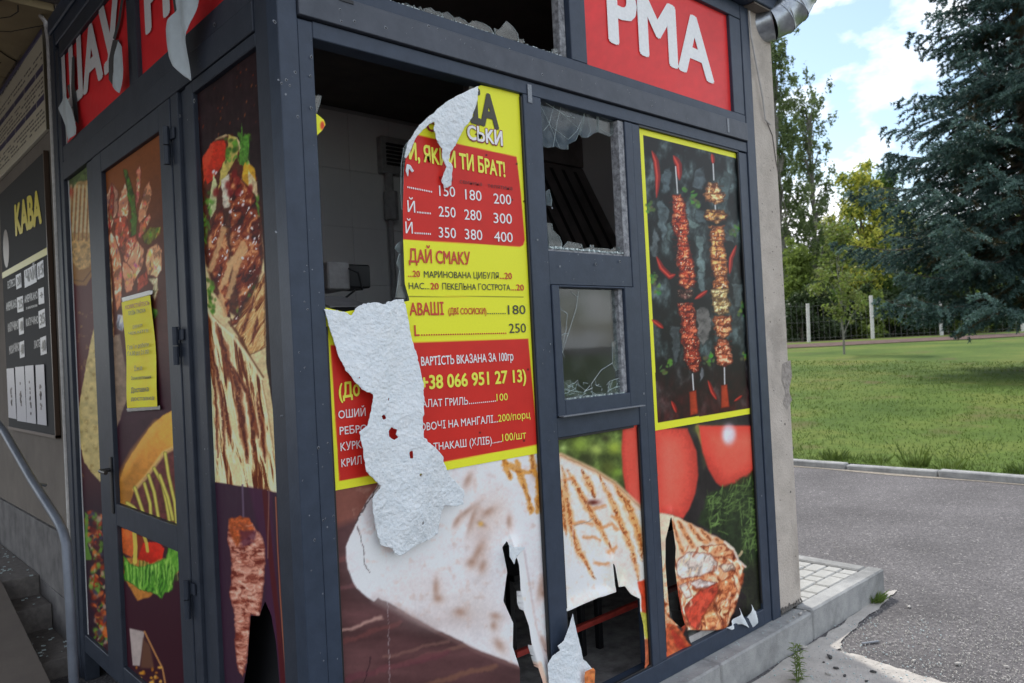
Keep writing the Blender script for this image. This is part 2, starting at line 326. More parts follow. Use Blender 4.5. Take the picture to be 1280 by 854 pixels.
def sheet(name, plane, off, u0, u1, z0, z1, cell, m, paint=None, keep=None, holes=(), deform=None, gain=1., parent=None, space='px', thick=0.):
    """A sheet of printed film on a wall plane; keep / holes are outlines of the torn film."""
    nu = max(2, int((u1-u0)/cell)+1); nz_ = max(2, int((z1-z0)/cell)+1)
    U, Z = np.meshgrid(np.linspace(u0, u1, nu), np.linspace(z0, z1, nz_), indexing='ij'); U = U.ravel(); Z = Z.ravel()
    conv = fr if plane == 'front' else lf
    mask = np.ones(len(U), bool); P = np.stack([U, Z], 1)
    polys = []
    if keep is not None: kp = [conv(x, y, off) for x, y in keep] if space == 'px' else keep; polys.append(kp); mask &= inside(P, kp)
    for h in holes: hp = [conv(x, y, off) for x, y in h] if space == 'px' else h; polys.append(hp); mask &= ~inside(P, hp)
    idx = np.arange(nu*nz_).reshape(nu, nz_)
    q = np.stack([idx[:-1, :-1], idx[1:, :-1], idx[1:, 1:], idx[:-1, 1:]], -1).reshape(-1, 4)
    if polys:
        cnt = mask[q].sum(1); q = q[cnt >= 2]
        used = np.zeros(len(U), bool); used[q.ravel()] = True; mv = used & ~mask
        ctr = np.where(mv)[0]
        if len(ctr):
            best = np.full(len(ctr), 1e9); nr = P[ctr].copy()
            for pl in polys:
                d, n_, _ = segdist(P[ctr], pl); k = d < best; best[k] = d[k]; nr[k] = n_[k]
            P[ctr] = nr
    used = np.unique(q.ravel()); re = -np.ones(len(U), int); re[used] = np.arange(len(used)); q = re[q]; P = P[used]
    dd = deform(P) if deform else np.zeros(len(P))
    W = np.stack([P[:, 0], np.full(len(P), off)-dd, P[:, 1]], 1) if plane == 'front' else np.stack([np.full(len(P), off)-dd, P[:, 0], P[:, 1]], 1)
    W0 = np.stack([P[:, 0], np.full(len(P), off), P[:, 1]], 1) if plane == 'front' else np.stack([np.full(len(P), off), P[:, 0], P[:, 1]], 1)
    if plane == 'left': q = q[:, ::-1]
    me = bpy.data.meshes.new(name); me.vertices.add(len(W)); me.vertices.foreach_set('co', W.astype(np.float32).ravel())
    n = len(q); me.loops.add(n*4); me.loops.foreach_set('vertex_index', q.astype(np.int32).ravel())
    me.polygons.add(n); me.polygons.foreach_set('loop_start', np.arange(0, n*4, 4, dtype=np.int32)); me.polygons.foreach_set('loop_total', np.full(n, 4, np.int32))
    me.update(calc_edges=True); me.validate()
    me.polygons.foreach_set('use_smooth', [True]*len(me.polygons))
    if paint:
        cv = Canvas(pix(W0)); paint(cv); c = cv.c; g_ = c.mean(1, keepdims=True); c = g_+(c-g_)*1.03; c = np.clip(c, 0, 255); c = np.clip(lin(c)*gain*1.02-.006, .003, .86)
        a = me.color_attributes.new('print', 'FLOAT_COLOR', 'POINT')
        a.data.foreach_set('color', np.concatenate([c, np.ones((len(c), 1))], 1).astype(np.float32).ravel())
    for x in (m if isinstance(m, (list, tuple)) else [m]): me.materials.append(x)
    o = bpy.data.objects.new(name, me); COL.objects.link(o)
    if parent is not None: adopt(o, parent)
    if thick:
        s = o.modifiers.new('thickness', 'SOLIDIFY'); s.thickness = thick; s.offset = 0
    return o
FM = mat('printed_film', (1, 1, 1), .42, 0, 160, .03, .05, 7, .24, attr='print', coat=.03)
FS = mat('printed_film_side', (1, 1, 1), .5, 0, 160, .03, .05, 7, .12, attr='print', coat=.0)
GF, GL = 1.42, 1.65           # print colour gain: photographed value -> ink albedo; low GL leaves side-wall shade in inks
TEXTM = {}
def text(body, plane, off, A, B, h, rgb, parent, gain=None, bold=.012, name='lettering', shadow=None):
    """lettering whose baseline runs from sight point A to B, cap height h (photo pixels at A)"""
    conv = fr if plane == 'front' else lf
    a = np.array(conv(*A, off)); b = np.array(conv(*B, off)); t = np.array(conv(A[0]-h*.05, A[1]-h, off)); H = t[1]-a[1]
    g = gain or (GF if plane == 'front' else GL); key = (tuple(rgb), g)
    if key not in TEXTM: TEXTM[key] = ink('lettering_ink', rgb, g)
    c = bpy.data.curves.new('t', 'FONT'); c.body = body.translate(str.maketrans('РАМОТСКНВЕ', 'PAMOTCKHBE')); c.offset = 0; c.resolution_u = 3
    o = bpy.data.objects.new('t', c); COL.objects.link(o); bpy.context.view_layer.update()
    me = bpy.data.meshes.new_from_object(o.evaluated_get(bpy.context.evaluated_depsgraph_get())); bpy.data.objects.remove(o)
    bm = bmesh.new(); bm.from_mesh(me); seen = set(); isl = 0           # overlapping strokes of a glyph must not share one plane
    for f0 in bm.faces:
        if f0 in seen: continue
        st_k = [f0]; seen.add(f0); vs_ = set()
        while st_k:
            f1 = st_k.pop(); vs_.update(f1.verts)
            for e1 in f1.edges:
                for f2 in e1.link_faces:
                    if f2 not in seen: seen.add(f2); st_k.append(f2)
        for v_ in vs_: v_.co.z = .000012*(isl % 5)
        isl += 1
    bm.to_mesh(me); bm.free()
    if bold > .003:                       # heavier strokes: stack slightly shifted copies
        bm = bmesh.new(); bm.from_mesh(me); e_ = bold*1.1
        for k, (sx_, sy_) in enumerate(((e_, 0), (-e_, 0), (0, e_*.7), (0, -e_*.7))+(((e_*.7, e_*.5), (-e_*.7, e_*.5), (e_*.7, -e_*.5), (-e_*.7, -e_*.5)) if bold > .02 else ())):
            g_ = bmesh.ops.duplicate(bm, geom=[f for f in bm.faces if f.index >= 0 and f.material_index == 0]+list(bm.edges)[:0])
            for v_ in [q for q in g_['geom'] if isinstance(q, bmesh.types.BMVert)]: v_.co.x += sx_; v_.co.y += sy_; v_.co.z += .00007*(k+1)
            for f_ in [q for q in g_['geom'] if isinstance(q, bmesh.types.BMFace)]: f_.material_index = 1
        bm.to_mesh(me); bm.free(); me.polygons.foreach_set('material_index', [0]*len(me.polygons))
    n = len(me.vertices); co = np.zeros(n*3); me.vertices.foreach_get('co', co); co = co.reshape(-1, 3)
    x0, x1 = co[:, 0].min(), co[:, 0].max(); cap = .70
    s = (co[:, 0]-x0)/(x1-x0); v = co[:, 1]/cap*H
    d = b-a; u = a[0]+d[0]*s; z = a[1]+d[1]*s+v
    W = np.stack([u, off-.0008-co[:, 2], z], 1) if plane == 'front' else np.stack([off-.0008-co[:, 2], u, z], 1)
    if plane == 'left': me.flip_normals()
    me.vertices.foreach_set('co', W.astype(np.float32).ravel()); me.materials.append(TEXTM[key]); me.update(); me.name = name
    ob = bpy.data.objects.new(name, me); COL.objects.link(ob); adopt(ob, parent); return ob
# ================================================================== THE SETTING: ground
def lawn_z(x, y):
    d = (x+1.03)*.68+(y+2.04)*.733
    return .06+.036*np.clip(d-9.3, 0, 33)
def gridsheet(name, x0, x1, y0, y1, nx, ny, zf, m, kind='structure', edge=None):
    X, Y = np.meshgrid(np.linspace(x0, x1, nx), np.linspace(y0, y1, ny), indexing='ij'); Z = zf(X, Y)+0*X
    idx = np.arange(nx*ny).reshape(nx, ny); q = np.stack([idx[:-1, :-1], idx[1:, :-1], idx[1:, 1:], idx[:-1, 1:]], -1).reshape(-1, 4)
    me = bpy.data.meshes.new(name); me.from_pydata(np.stack([X.ravel(), Y.ravel(), Z.ravel()], 1).tolist(), [], q.tolist()); me.materials.append(m)
    me.polygons.foreach_set('use_smooth', [True]*len(me.polygons)); me.update()
    o = bpy.data.objects.new(name, me); COL.objects.link(o); return tag(o, kind=kind)
# asphalt: stones of many sizes, worn patches
am = bpy.data.materials.new('worn_asphalt'); am.use_nodes = True; t = am.node_tree; b = t.nodes['Principled BSDF']; L = t.links.new
b.inputs['Roughness'].default_value = .85; b.inputs['Specular IOR Level'].default_value = .25
tcn = N(t, 'ShaderNodeTexCoord'); vo = N(t, 'ShaderNodeTexVoronoi'); vo.inputs['Scale'].default_value = 95; L(tcn.outputs['Object'], vo.inputs['Vector'])
cr = N(t, 'ShaderNodeValToRGB'); e = cr.color_ramp.elements; e[0].position = 0; e[0].color = (.07, .066, .068, 1); e[1].position = 1; e[1].color = (.50, .48, .46, 1)
for p_, c_ in ((.45, (.105, .099, .102)), (.8, (.145, .137, .138)), (.93, (.27, .255, .25))):
    q = e.new(p_); q.color = (*c_, 1)
L(vo.outputs['Color'], cr.inputs[0])
big = N(t, 'ShaderNodeTexNoise'); big.inputs['Scale'].default_value = 1.3; big.inputs['Detail'].default_value = 8; L(tcn.outputs['Object'], big.inputs['Vector'])
mr = N(t, 'ShaderNodeMapRange'); mr.inputs[1].default_value = .3; mr.inputs[2].default_value = .7; mr.inputs[3].default_value = .78; mr.inputs[4].default_value = 1.2; L(big.outputs[0], mr.inputs[0])
mm = N(t, 'ShaderNodeMix', data_type='RGBA'); mm.blend_type = 'MULTIPLY'; mm.inputs[0].default_value = 1; L(cr.outputs[0], mm.inputs[6]); L(mr.outputs[0], mm.inputs[7]); L(mm.outputs[2], b.inputs['Base Color'])
bp = N(t, 'ShaderNodeBump'); bp.inputs['Strength'].default_value = .6; bp.inputs['Distance'].default_value = .006; L(vo.outputs['Distance'], bp.inputs['Height']); L(bp.outputs[0], b.inputs['Normal'])
earth = mat('bare_earth', (.10, .08, .06), .95, 0, 2, .4)
tag(gridsheet('ground', -900, 1500, -1100, 1500, 60, 60, lambda X, Y: -.35+0*X, earth), kind='structure')
gridsheet('asphalt_road', -14, 7.93, -26, 40, 12, 12, lambda X, Y: 0*X, am)
# lawn
lm = bpy.data.materials.new('mown_lawn'); lm.use_nodes = True; t = lm.node_tree; b = t.nodes['Principled BSDF']; L = t.links.new
b.inputs['Roughness'].default_value = .9; b.inputs['Specular IOR Level'].default_value = .1
tcn = N(t, 'ShaderNodeTexCoord'); n1 = N(t, 'ShaderNodeTexNoise'); n1.inputs['Scale'].default_value = .35; n1.inputs['Detail'].default_value = 7; n1.inputs['Roughness'].default_value = .6
L(tcn.outputs['Object'], n1.inputs['Vector']); cr = N(t, 'ShaderNodeValToRGB'); e = cr.color_ramp.elements
e[0].position = .30; e[0].color = (.050, .088, .018, 1); e[1].position = .72; e[1].color = (.150, .165, .040, 1); q = e.new(.5); q.color = (.085, .130, .026, 1)
L(n1.outputs[0], cr.inputs[0])
n2 = N(t, 'ShaderNodeTexNoise'); n2.inputs['Scale'].default_value = 9; n2.inputs['Detail'].default_value = 8; n2.inputs['Roughness'].default_value = .8; L(tcn.outputs['Object'], n2.inputs['Vector'])
mr = N(t, 'ShaderNodeMapRange'); mr.inputs[1].default_value = .3; mr.inputs[2].default_value = .7; mr.inputs[3].default_value = .65; mr.inputs[4].default_value = 1.3; L(n2.outputs[0], mr.inputs[0])
mm = N(t, 'ShaderNodeMix', data_type='RGBA'); mm.blend_type = 'MULTIPLY'; mm.inputs[0].default_value = 1; L(cr.outputs[0], mm.inputs[6]); L(mr.outputs[0], mm.inputs[7])
n3 = N(t, 'ShaderNodeTexNoise'); n3.inputs['Scale'].default_value = .8; n3.inputs['Detail'].default_value = 6; L(tcn.outputs['Object'], n3.inputs['Vector'])
r3 = N(t, 'ShaderNodeMapRange'); r3.inputs[1].default_value = .58; r3.inputs[2].default_value = .72; r3.inputs[4].default_value = .55; L(n3.outputs[0], r3.inputs[0])
m3 = N(t, 'ShaderNodeMix', data_type='RGBA'); L(r3.outputs[0], m3.inputs[0]); L(mm.outputs[2], m3.inputs[6]); m3.inputs[7].default_value = (.13, .085, .05, 1)
L(m3.outputs[2], b.inputs['Base Color'])
gridsheet('lawn', 8.06, 160, -90, 160, 140, 160, lawn_z, lm)
# mulch strip before the fence
mul = mat('dark_mulch', (.075, .05, .042), .95, 0, 3, .5, .4, 12, .1, col2=(.16, .11, .10))
FWD = np.array([.68, .733]); RT = np.array([.733, -.68]); C2 = np.array([CP[0], CP[1]])
def gp(d, s): return C2+FWD*d+RT*s
mb = MB(); V = []; F = []
ns = 60
for i in range(ns):
    s_ = -20+60*i/(ns-1)
    for d in (36.2+.5*vnoise(np.array([i*.7]), np.array([0.]))[0], 39, 46):
        p = gp(d, s_); V.append((p[0], p[1], lawn_z(p[0], p[1])+.03))
for i in range(ns-1):
    for k in (0, 1): a = i*3+k; F.append((a, a+1, a+4, a+3))
mb.add(V, F); tag(mb.build('mulch_path', mul), kind='structure')
# kerb between road and lawn
kr = tag(empty('road_kerb', (8, 0, 0)), kind='structure')
proto = None
for i in range(26):
    y = -7+i*1.0
    if proto is None:
        mb = MB(); mb.box(-.06, .06, 0, .985, -.1, .085, .012); proto = mb.build('kerb_stone', M['kerb'], kr); o = proto
    else: o = proto.copy(); COL.objects.link(o); o.parent = kr
    o.matrix_parent_inverse = inv(kr); o.location = (8.0+rnd.uniform(-.012, .012), y, rnd.uniform(-.02, .0)); o.rotation_euler = (rnd.uniform(-.01, .01), 0, rnd.uniform(-.008, .008))
sandm = mat('pale_grit', (.20, .18, .15), .95, 0, 20, .5, .3, 90, .1, col2=(.36, .32, .27))
mb = MB(); V = []; F = []
for i in range(90):
    y = -7+i*.29; wdt = .05+.16*vnoise(np.array([i*.31]), np.array([4.2]))[0]
    V += [(7.945, y, .005), (7.94-wdt, y, .005)]
for i in range(89): F.append((2*i, 2*i+2, 2*i+3, 2*i+1))
mb.add(V, F); tag(mb.build('grit_strip', sandm), kind='stuff', label='pale grit washed along the foot of the road kerb', cat='grit')
# concrete apron in the corner by the kiosk
pts = [gd(*p) for p in ((1003, 812), (1030, 797), (1060, 775), (1097, 744), (1122, 738), (1108, 752), (1075, 781), (1052, 805), (1047, 815), (1080, 822), (1120, 836), (1165, 850), (1230, 868), (1300, 930), (1100, 1100), (900, 980), (880, 900))]
mb = MB(); c = np.mean(pts, 0); fine = []
for i in range(len(pts)):
    a, b_ = np.array(pts[i]), np.array(pts[(i+1) % len(pts)])
    for k in range(5):
        q = a+(b_-a)*k/5; fine.append(q+nrs.uniform(-.012, .012, 2))
apron = [(x, y, .006) for x, y in fine]
import bmesh
def ngon(name, P3, m, h=.0):
    bm = bmesh.new(); f = bm.faces.new([bm.verts.new(p) for p in P3])
    bmesh.ops.triangulate(bm, faces=[f]); me = bpy.data.meshes.new(name); bm.normal_update(); bm.to_mesh(me); bm.free(); me.materials.append(m)
    o = bpy.data.objects.new(name, me); COL.objects.link(o); return o
apm = mat('crumbling_concrete', (.36, .34, .315), .93, 0, 7, .35, .6, 120, .1, col2=(.56, .53, .49), detail=14)
tag(ngon('concrete_apron', apron, apm), kind='structure')
# damp dark asphalt next to it
# ------------------------------------------------------------------ plinth kerb + paved platform
pk = empty('plinth_kerb', (0, -.085, 0), 'low grey concrete kerb the dark kiosk frame stands on', 'kerb')
xs = [-.10, .92, 1.95, 2.825]
for a, b_ in zip(xs[:-1], xs[1:]):
    mb = MB(); mb.box(a+.003, b_-.003, -.088, .12, -.06, .150, .008); mb.build('kerb_stone', M['kerb'], pk)
pl = empty('paved_platform', (2.9, -.08, 0), 'small paved platform with concrete kerb beside the kiosk wall', 'platform')
for (x0, x1, y0, y1, z1) in ((2.832, 3.765, -.085, .015, .160), (3.665, 3.765, .021, 1.0, .158), (3.665, 3.765, 1.006, 2.0, .155), (3.665, 3.765, 2.006, 3.0, .157)):
    mb = MB(); mb.box(x0, x1, y0, y1, -.06, z1, .009); mb.build('kerb_stone', M['kerb'], pl)
mb = MB(); mb.box(2.9, 3.664, .016, 3.0, -.05, .128); mb.build('sand_bed', M['sand'], pl)
pav = {}
y = .022; row = 0
while y < 2.9:
    hgt = .098; x = 2.905+(0, .05, .09)[row % 3]-.09; k = row
    while x < 3.655:
        wd = (.20, .10, .15)[(k*7+row*3) % 3]; k += 1
        x0, x1 = max(x, 2.905), min(x+wd-.006, 3.658)
        if x1-x0 > .03:
            key = (round(x1-x0, 2)); 
            if key not in pav:
                mb = MB(); mb.box(-key/2, key/2, -.046, .046, -.03, .024, .007); o = mb.build('paver', M['paver'], pl); pav[key] = o
            else: o = pav[key].copy(); COL.objects.link(o); o.parent = pl
            o.matrix_parent_inverse = inv(pl); o.location = ((x0+x1)/2, y+.046, .128+rnd.uniform(-.003, .003)); o.rotation_euler = (rnd.uniform(-.01, .01), rnd.uniform(-.01, .01), rnd.uniform(-.01, .01))
        x += wd
    y += hgt; row += 1
# ================================================================== THE KIOSK
kiosk = empty('kiosk', (0, 0, .15), 'dark grey metal-framed snack kiosk covered in food prints, windows shot out', 'kiosk')
def member(name, x0, x1, y0, y1, z0, z1, m='metal', b=.0025, parent=None):
    mb = MB(); mb.box(x0, x1, y0, y1, z0, z1, b); return mb.build(name, M[m], parent or kiosk)
D = .07
member('corner_post', 0, .062, 0, D, .15, 3.30)
member('corner_post', .0625, .112, .003, D, .15, 2.608)
member('corner_post', .003, .062, .0705, .157, .15, 3.0, 'metal_side')
# front wall
member('mullion', .978, 1.072, .003, D, .232, 2.560)
member('mullion', 1.578, 1.628, .003, D, .232, 2.556); member('mullion', 1.629, 1.680, .006, D, .232, 2.556)
member('end_post', 2.500, 2.575, .006, D, .15, 2.554); member('end_post', 2.580, 2.660, 0, D, .15, 3.33)
member('bottom_rail', .1125, 2.4995, .004, D, .15, .231)
member('head_rail', .1125, 2.577, .004, D, 2.5605, 2.612)
member('beam_cover', .064, 2.572, -.010, .02, 2.616, 2.706, 'plate', .002)
member('beam', .0630, 2.577, .021, .12, 2.613, 2.705); member('sign_sill', .063, 2.577, .002, D, 2.7075, 2.752)
member('sign_mullion', 1.228, 1.262, .03, D, 2.753, 3.25, 'dirty'); member('sign_mullion', 1.263, 1.358, .004, D, 2.753, 3.25)
member('end_post', 2.475, 2.577, .004, D, 2.753, 3.25)
member('top_beam', .063, 2.577, .002, .10, 3.252, 3.33)
member('transom', 1.0725, 1.5775, .006, D, 1.845, 1.975); member('transom', 1.0725, 1.5775, .006, D, 1.258, 1.336)
# hatch sash of the serving window
hs = member('serving_window', 1.0735, 1.114, -.004, .05, 1.340, 1.843, 'metal')
member('window_frame', 1.512, 1.5765, -.004, .05, 1.340, 1.843, parent=kiosk)
member('window_frame', 1.1145, 1.5115, -.004, .05, 1.340, 1.400); member('window_frame', 1.1145, 1.5115, -.004, .05, 1.836, 1.843)
member('window_frame', 1.484, 1.5115, .012, .05, 1.4005, 1.8355, 'dirty', .001)
member('drip_ledge', 1.074, 1.577, -.030, -.0045, 1.338, 1.343, 'chip', .001)
hs.name = 'window_frame'
member('window_frame', 1.540, 1.5775, .012, .055, 1.9755, 2.556, 'dirty', .001)
member('window_frame', 1.0725, 1.5395, .02, .055, 1.9755, 1.985, 'dirty', .001)
# small plates and rivets seen on the frame
member('clip', 1.000, 1.022, -.0005, .002, 2.53, 2.60, 'chip', .0008); member('clip', 2.375, 2.392, -.0125, -.0102, 2.630, 2.700, 'chip', .0008)
member('clip', .20, .25, -.0125, -.0102, 2.692, 2.703, 'black', .0008)
# side wall (X = 0): members
def sm(name, y0, y1, z0, z1, x0=.0, x1=.07, m='metal_side', b=.0025, parent=None):
    mb = MB(); mb.box(x0, x1, y0, y1, z0, z1, b); return mb.build(name, M[m], parent or kiosk)
sm('bottom_rail', .158, .669, .15, .24, .003)
sm('mullion', .670, .735, .15, 2.604, .004); sm('mullion', .7365, .800, .15, 2.604, .012); sm('mullion', .8015, .872, .15, 2.604, -.002)
sm('head_rail', .158, .669, 2.562, 2.604, .003)
sm('beam', .158, 2.445, 2.606, 2.70, -.003); sm('beam', .158, 2.445, 2.7015, 2.780, .001)
sm('sign_mullion', 1.232, 1.300, 2.7815, 3.25, .002); sm('sign_mullion', 1.3015, 1.378, 2.7815, 3.25, .014)
sm('end_post', 2.455, 2.52, .0, 3.30, .0); sm('end_post', 2.521, 2.60, .0, 3.40, -.006)
sm('top_beam', .158, 2.445, 3.2515, 3.33, .002)
sm('mullion', 1.905, 2.03, .15, 2.604, .003)
sm('bottom_rail', 2.0305, 2.454, .15, .24, .004)
# door leaf > hinges, handle
door = empty('door', (0, .876, .15)); adopt(door, kiosk); door.location = (0, .876, .15)
def dm(name, y0, y1, z0, z1, x0=-.006, x1=.05, m='metal_side', b=.0025):
    mb = MB(); mb.box(x0, x1, y0-.876, y1-.876, z0-.15, z1-.15, b); o = mb.build(name, M[m]); o.parent = door; return o
dm('stile', .876, .995, .17, 2.60); dm('stile', 1.765, 1.900, .17, 2.60)
dm('rail', .9955, 1.7645, 2.508, 2.60, -.005); dm('rail', .9955, 1.7645, .900, .998, -.005); dm('rail', .9955, 1.7645, .17, .26, -.005)
for z in (2.42, 1.68, .75):
    mb = MB(); y0 = .873-.876
    mb.tube([(-.022, y0, z-.15-.07), (-.022, y0, z-.15-.002)], .012, 10); mb.tube([(-.022, y0, z-.15+.002), (-.022, y0, z-.15+.07)], .012, 10)
    mb.box(-.012, -.006, y0+.002, y0+.055, z-.19, z-.14, .002); mb.box(-.012, -.004, y0-.045, y0-.002, z-.13, z-.09, .002)
    o = mb.build('hinge', M['metal_side']); o.parent = door
mb = MB(); yh = 1.80-.876
mb.box(-.014, -.006, yh-.018, yh+.018, .80, 1.06, .004); mb.tube([(-.014, yh, 1.0), (-.055, yh, 1.0), (-.058, yh-.10, 1.0)], .009, 8)
o = mb.build('handle', M['black']); o.parent = door
# solid stucco end wall, roof, ceiling, inside
mb = MB(); mb.box(2.663, 2.890, .004, 2.50, .175, 3.36, .003); sw = mb.build('stucco_wall', M['stucco'], kiosk)
mb = MB()
for i in range(9): mb.add([(2.66+i*.026, -.002, .165), (2.69+i*.026, -.001, .165), (2.688+i*.024, .0, .175+.02*rnd.random()), (2.668+i*.026, .0, .18+.02*rnd.random()), (2.66+i*.026, .06, .15), (2.69+i*.026, .06, .15)], [(0,1,2,3), (0,4,5,1)])
mb.build('broken_render_edge', M['sand'], kiosk)
mb = MB(); mb.box(.0, 2.99, -.07, 2.6, 3.335, 3.41, .004); mb.box(-.012, 3.03, -.11, 2.6, 3.412, 3.50, .006); mb.build('roof', M['metal'], kiosk)
member('soffit_board', 2.62, 2.99, -.06, .12, 3.325, 3.334, 'shopwall', .001)
member('interior_ceiling', .08, 2.66, .11, 2.42, 3.27, 3.33, 'darkceil', 0)
member('interior_floor', .08, 2.66, .075, 2.42, .14, .152, 'darkfloor', 0)
iw = member('interior_wall', .02, 2.66, 2.44, 2.50, .15, 3.30, 'grout', 0)
tl = None
for i in range(8):
    for j in range(8):
        if tl is None:
            mb = MB(); mb.box(-.1615, .1615, 0, .010, -.1915, .1915, .0015); tl = mb.build('wall_tile', M['tile']); o = tl
        else: o = tl.copy(); COL.objects.link(o)
        o.parent = iw; o.location = (.24+i*.325, 2.426+rnd.uniform(-.001, .001), .36+j*.385)
member('interior_side_wall', 2.62, 2.655, .11, 2.42, .155, 3.26, 'grout', 0)
for a in ((1.0725, 1.5395, 1.2495, 1.2575), (1.0725, 1.5775, .2325, .240), (1.6805, 2.4995, 2.5500, 2.5600), (.970, .9775, .24, 2.55)):
    member('recess_shade_strip', a[0], a[1], .008, .020, a[2], a[3], 'black', .001)  # black strips standing in for shade in the pane recesses
for a in ((1.0725, 1.080, .24, 1.2490), (1.570, 1.5775, .24, 1.2490), (2.4925, 2.4995, .26, 2.5495), (1.6805, 1.6865, .26, 2.5495), (.1125, .1195, .24, 1.70)):
    member('recess_shade_strip', a[0], a[1], .009, .0195, a[2], a[3], 'black', .001)  # upright strips, same recess shade
# ---- prints -------------------------------------------------------
# ================================================================== PRINTS (colours measured on the photographed film)
def Q(ox, oy, s, *p): return [(ox+a*s, oy+b*s) for a, b in p]
R_ = random.Random(5)
YEL = (232, 218, 52); RED = (176, 42, 36)
OF = .022                              # film sits 22 mm behind the face of the frame
# ---- large wrap print, left pane
def crackline(cv, pts, rgb=(60, 45, 45), w=.5, al=.8): cv.line(pts, w, rgb, al, .8, 2, 5)
def paint_wrap1(cv):
    cv.fill((74, 50, 50)); cv.mul(.35, 30, 4, (3, .8))
    cv.poly([(410, 600), (480, 600), (470, 640), (415, 660)], (128, 78, 66), 10, .8)
    for a, b_, w_, c, al in (((428, 668), (475, 638), 2.2, (190, 150, 135), .0), ((425, 790), (476, 772), 2.2, (176, 140, 128), .75), ((420, 806), (500, 778), 3, (96, 58, 56), .8), ((425, 735), (470, 725), 3, (112, 74, 74), .5), ((470, 840), (600, 800), 3, (118, 86, 74), .6),
                          ((430, 850), (560, 815), 4, (92, 52, 58), .7), ((520, 860), (620, 832), 3, (120, 84, 66), .6), ((425, 700), (445, 694), 3, (110, 66, 62), .6), ((480, 822), (560, 800), 1.6, (130, 96, 84), .5)):
        cv.line([a, b_], w_, c, al, 3, 4, 12)
    body = [(486, 575), (473, 605), (459, 625), (442, 660), (431.6, 684), (434, 711), (445, 735), (455, 743), (467, 752), (473, 747), (497, 760), (545, 787), (600, 814), (645, 831), (672, 852), (680, 880), (760, 900), (760, 540), (600, 545)]
    cv.poly(body, (206, 200, 200), 1.6, 1, 1.5, 14, .06, 22)
    k = cv.sel(body, 0)
    for x, y, rx, ry, c, al in ((560, 640, 60, 40, (222, 218, 218), .5), (470, 700, 25, 30, (225, 222, 224), .6), (520, 735, 40, 20, (196, 184, 180), .5), (590, 760, 40, 25, (192, 180, 174), .5), (560, 775, 50, 14, (176, 160, 156), .5),
                                (640, 700, 25, 70, (214, 212, 216), .5), (620, 640, 18, 30, (196, 178, 168), .6), (600, 670, 12, 35, (170, 142, 130), .45)):
        cv.blot(x, y, rx, ry, c, al)
    for x, y, rx, ry, rot in ((590, 650, 3, 16, .3), (597, 690, 4, 14, .5), (589, 703, 6, 5, 0), (603, 708, 4, 8, .3), (602, 655, 6, 3, .5), (545, 735, 3.5, 12, 0), (548, 748, 5, 4, 0), (619, 770, 6, 4, .2), (617, 782, 4, 5, 0), (624, 806, 5, 9, -.6), (583, 640, 3, 12, .9), (610, 640, 9, 4, -.6), (636, 652, 3, 8, 0), (575, 765, 7, 5, 0), (676, 735, 4, 13, .2), (679, 742, 3, 4, 0), (571, 652, 3, 8, .5), (668, 590, 4, 8, 0), (585, 600, 4, 10, .4)):
        cv.blot(x, y, rx, ry, (128, 84, 62), .55, rot); cv.blot(x+2, y+2, rx*1.8, ry*1.5, (176, 148, 132), .35, rot)
    cv.blot(601, 655, 3, 3, (205, 160, 70), .7)
    for pts in (((629, 572), (633, 586), (637, 598)), ((646, 578), (652, 600), (660, 622), (664, 640)), ((664, 566), (668, 588), (674, 600), (672, 640)), ((634, 580), (650, 591), (668, 590)), ((672, 602), (676, 628))):
        cv.line(pts, 3.4, (196, 132, 52), .8, 3, 3, 6); cv.line(pts, 1.6, (140, 78, 34), .75, 2, 3, 5, .42)
    cv.line([(497, 762), (545, 789), (600, 816), (648, 834)], 2.4, (120, 92, 88), .6, 4)
    cv.line([(470, 748), (545, 783)], 6, (172, 158, 154), .4, 8)
    crackline(cv, [(446, 658), (452, 676), (454, 690), (456, 706), (462, 716)]); crackline(cv, [(474, 606), (459, 628), (444, 654)], w=.7)
    crackline(cv, [(478, 605), (482, 680), (485, 752), (487, 854)], (190, 186, 188), .35, .5)
    crackline(cv, [(656, 740), (660, 752), (654, 760)], w=.4); crackline(cv, [(680, 812), (690, 822)], w=.5); crackline(cv, [(455, 854), (461, 834), (463, 822)], (30, 20, 25))
    cv.line([(676, 800), (684, 812), (692, 822)], 5, (146, 108, 92), .6, 6)
    cv.poly([(632, 680), (640, 684), (652, 690), (658, 720), (664, 752), (672, 790), (684, 840), (694, 900), (684, 900), (672, 850), (660, 809), (656, 781), (646, 753), (643, 705)], (232, 222, 218), 2.5, .8, 1, 8); cv.line([(654, 690), (660, 730), (668, 780), (682, 836), (692, 880)], 2.2, (172, 160, 160), .55, 3); cv.line([(668, 830), (674, 850), (680, 880)], 5, (190, 140, 110), .6, 5)  # pale strip and darker line paint light and shade on the rolled edge
    cv.speck([(430, 600), (690, 566), (700, 860), (640, 830), (470, 750)], (176, 146, 130), 9, .60, .35, 7, 4)
    cv.mul(.05, 3, 8)
slit1 = [(627, 684), (633, 676), (642.7, 705.5), (645.5, 753.7), (655, 781), (659, 809), (671.7, 850), (684, 900), (672, 960), (654, 920), (651, 878), (649.6, 836), (641, 809), (641, 778.5), (629, 751), (633, 715)]
def def_slit(P):
    e = np.array([fr(*p, OF) for p in ((637, 690), (644, 730), (650, 770), (660, 809), (672, 850), (684, 900))])
    d, nr, _ = segdist(P, e, False); side = P[:, 0] > nr[:, 0]-.002
    return np.where(side, .028*np.exp(-(d/.05)**2), .006*np.exp(-(d/.05)**2))+.004*(fbm(P[:, 0]*6, P[:, 1]*3, 3)-.5)
w1 = sheet('wrap_print', 'front', OF, .100, .985, .235, 1.262, .0036, FM, paint_wrap1, None, [slit1], def_slit, GF)
tag(w1, 'large torn window print of a grilled flatbread wrap below the menu poster', 'poster')
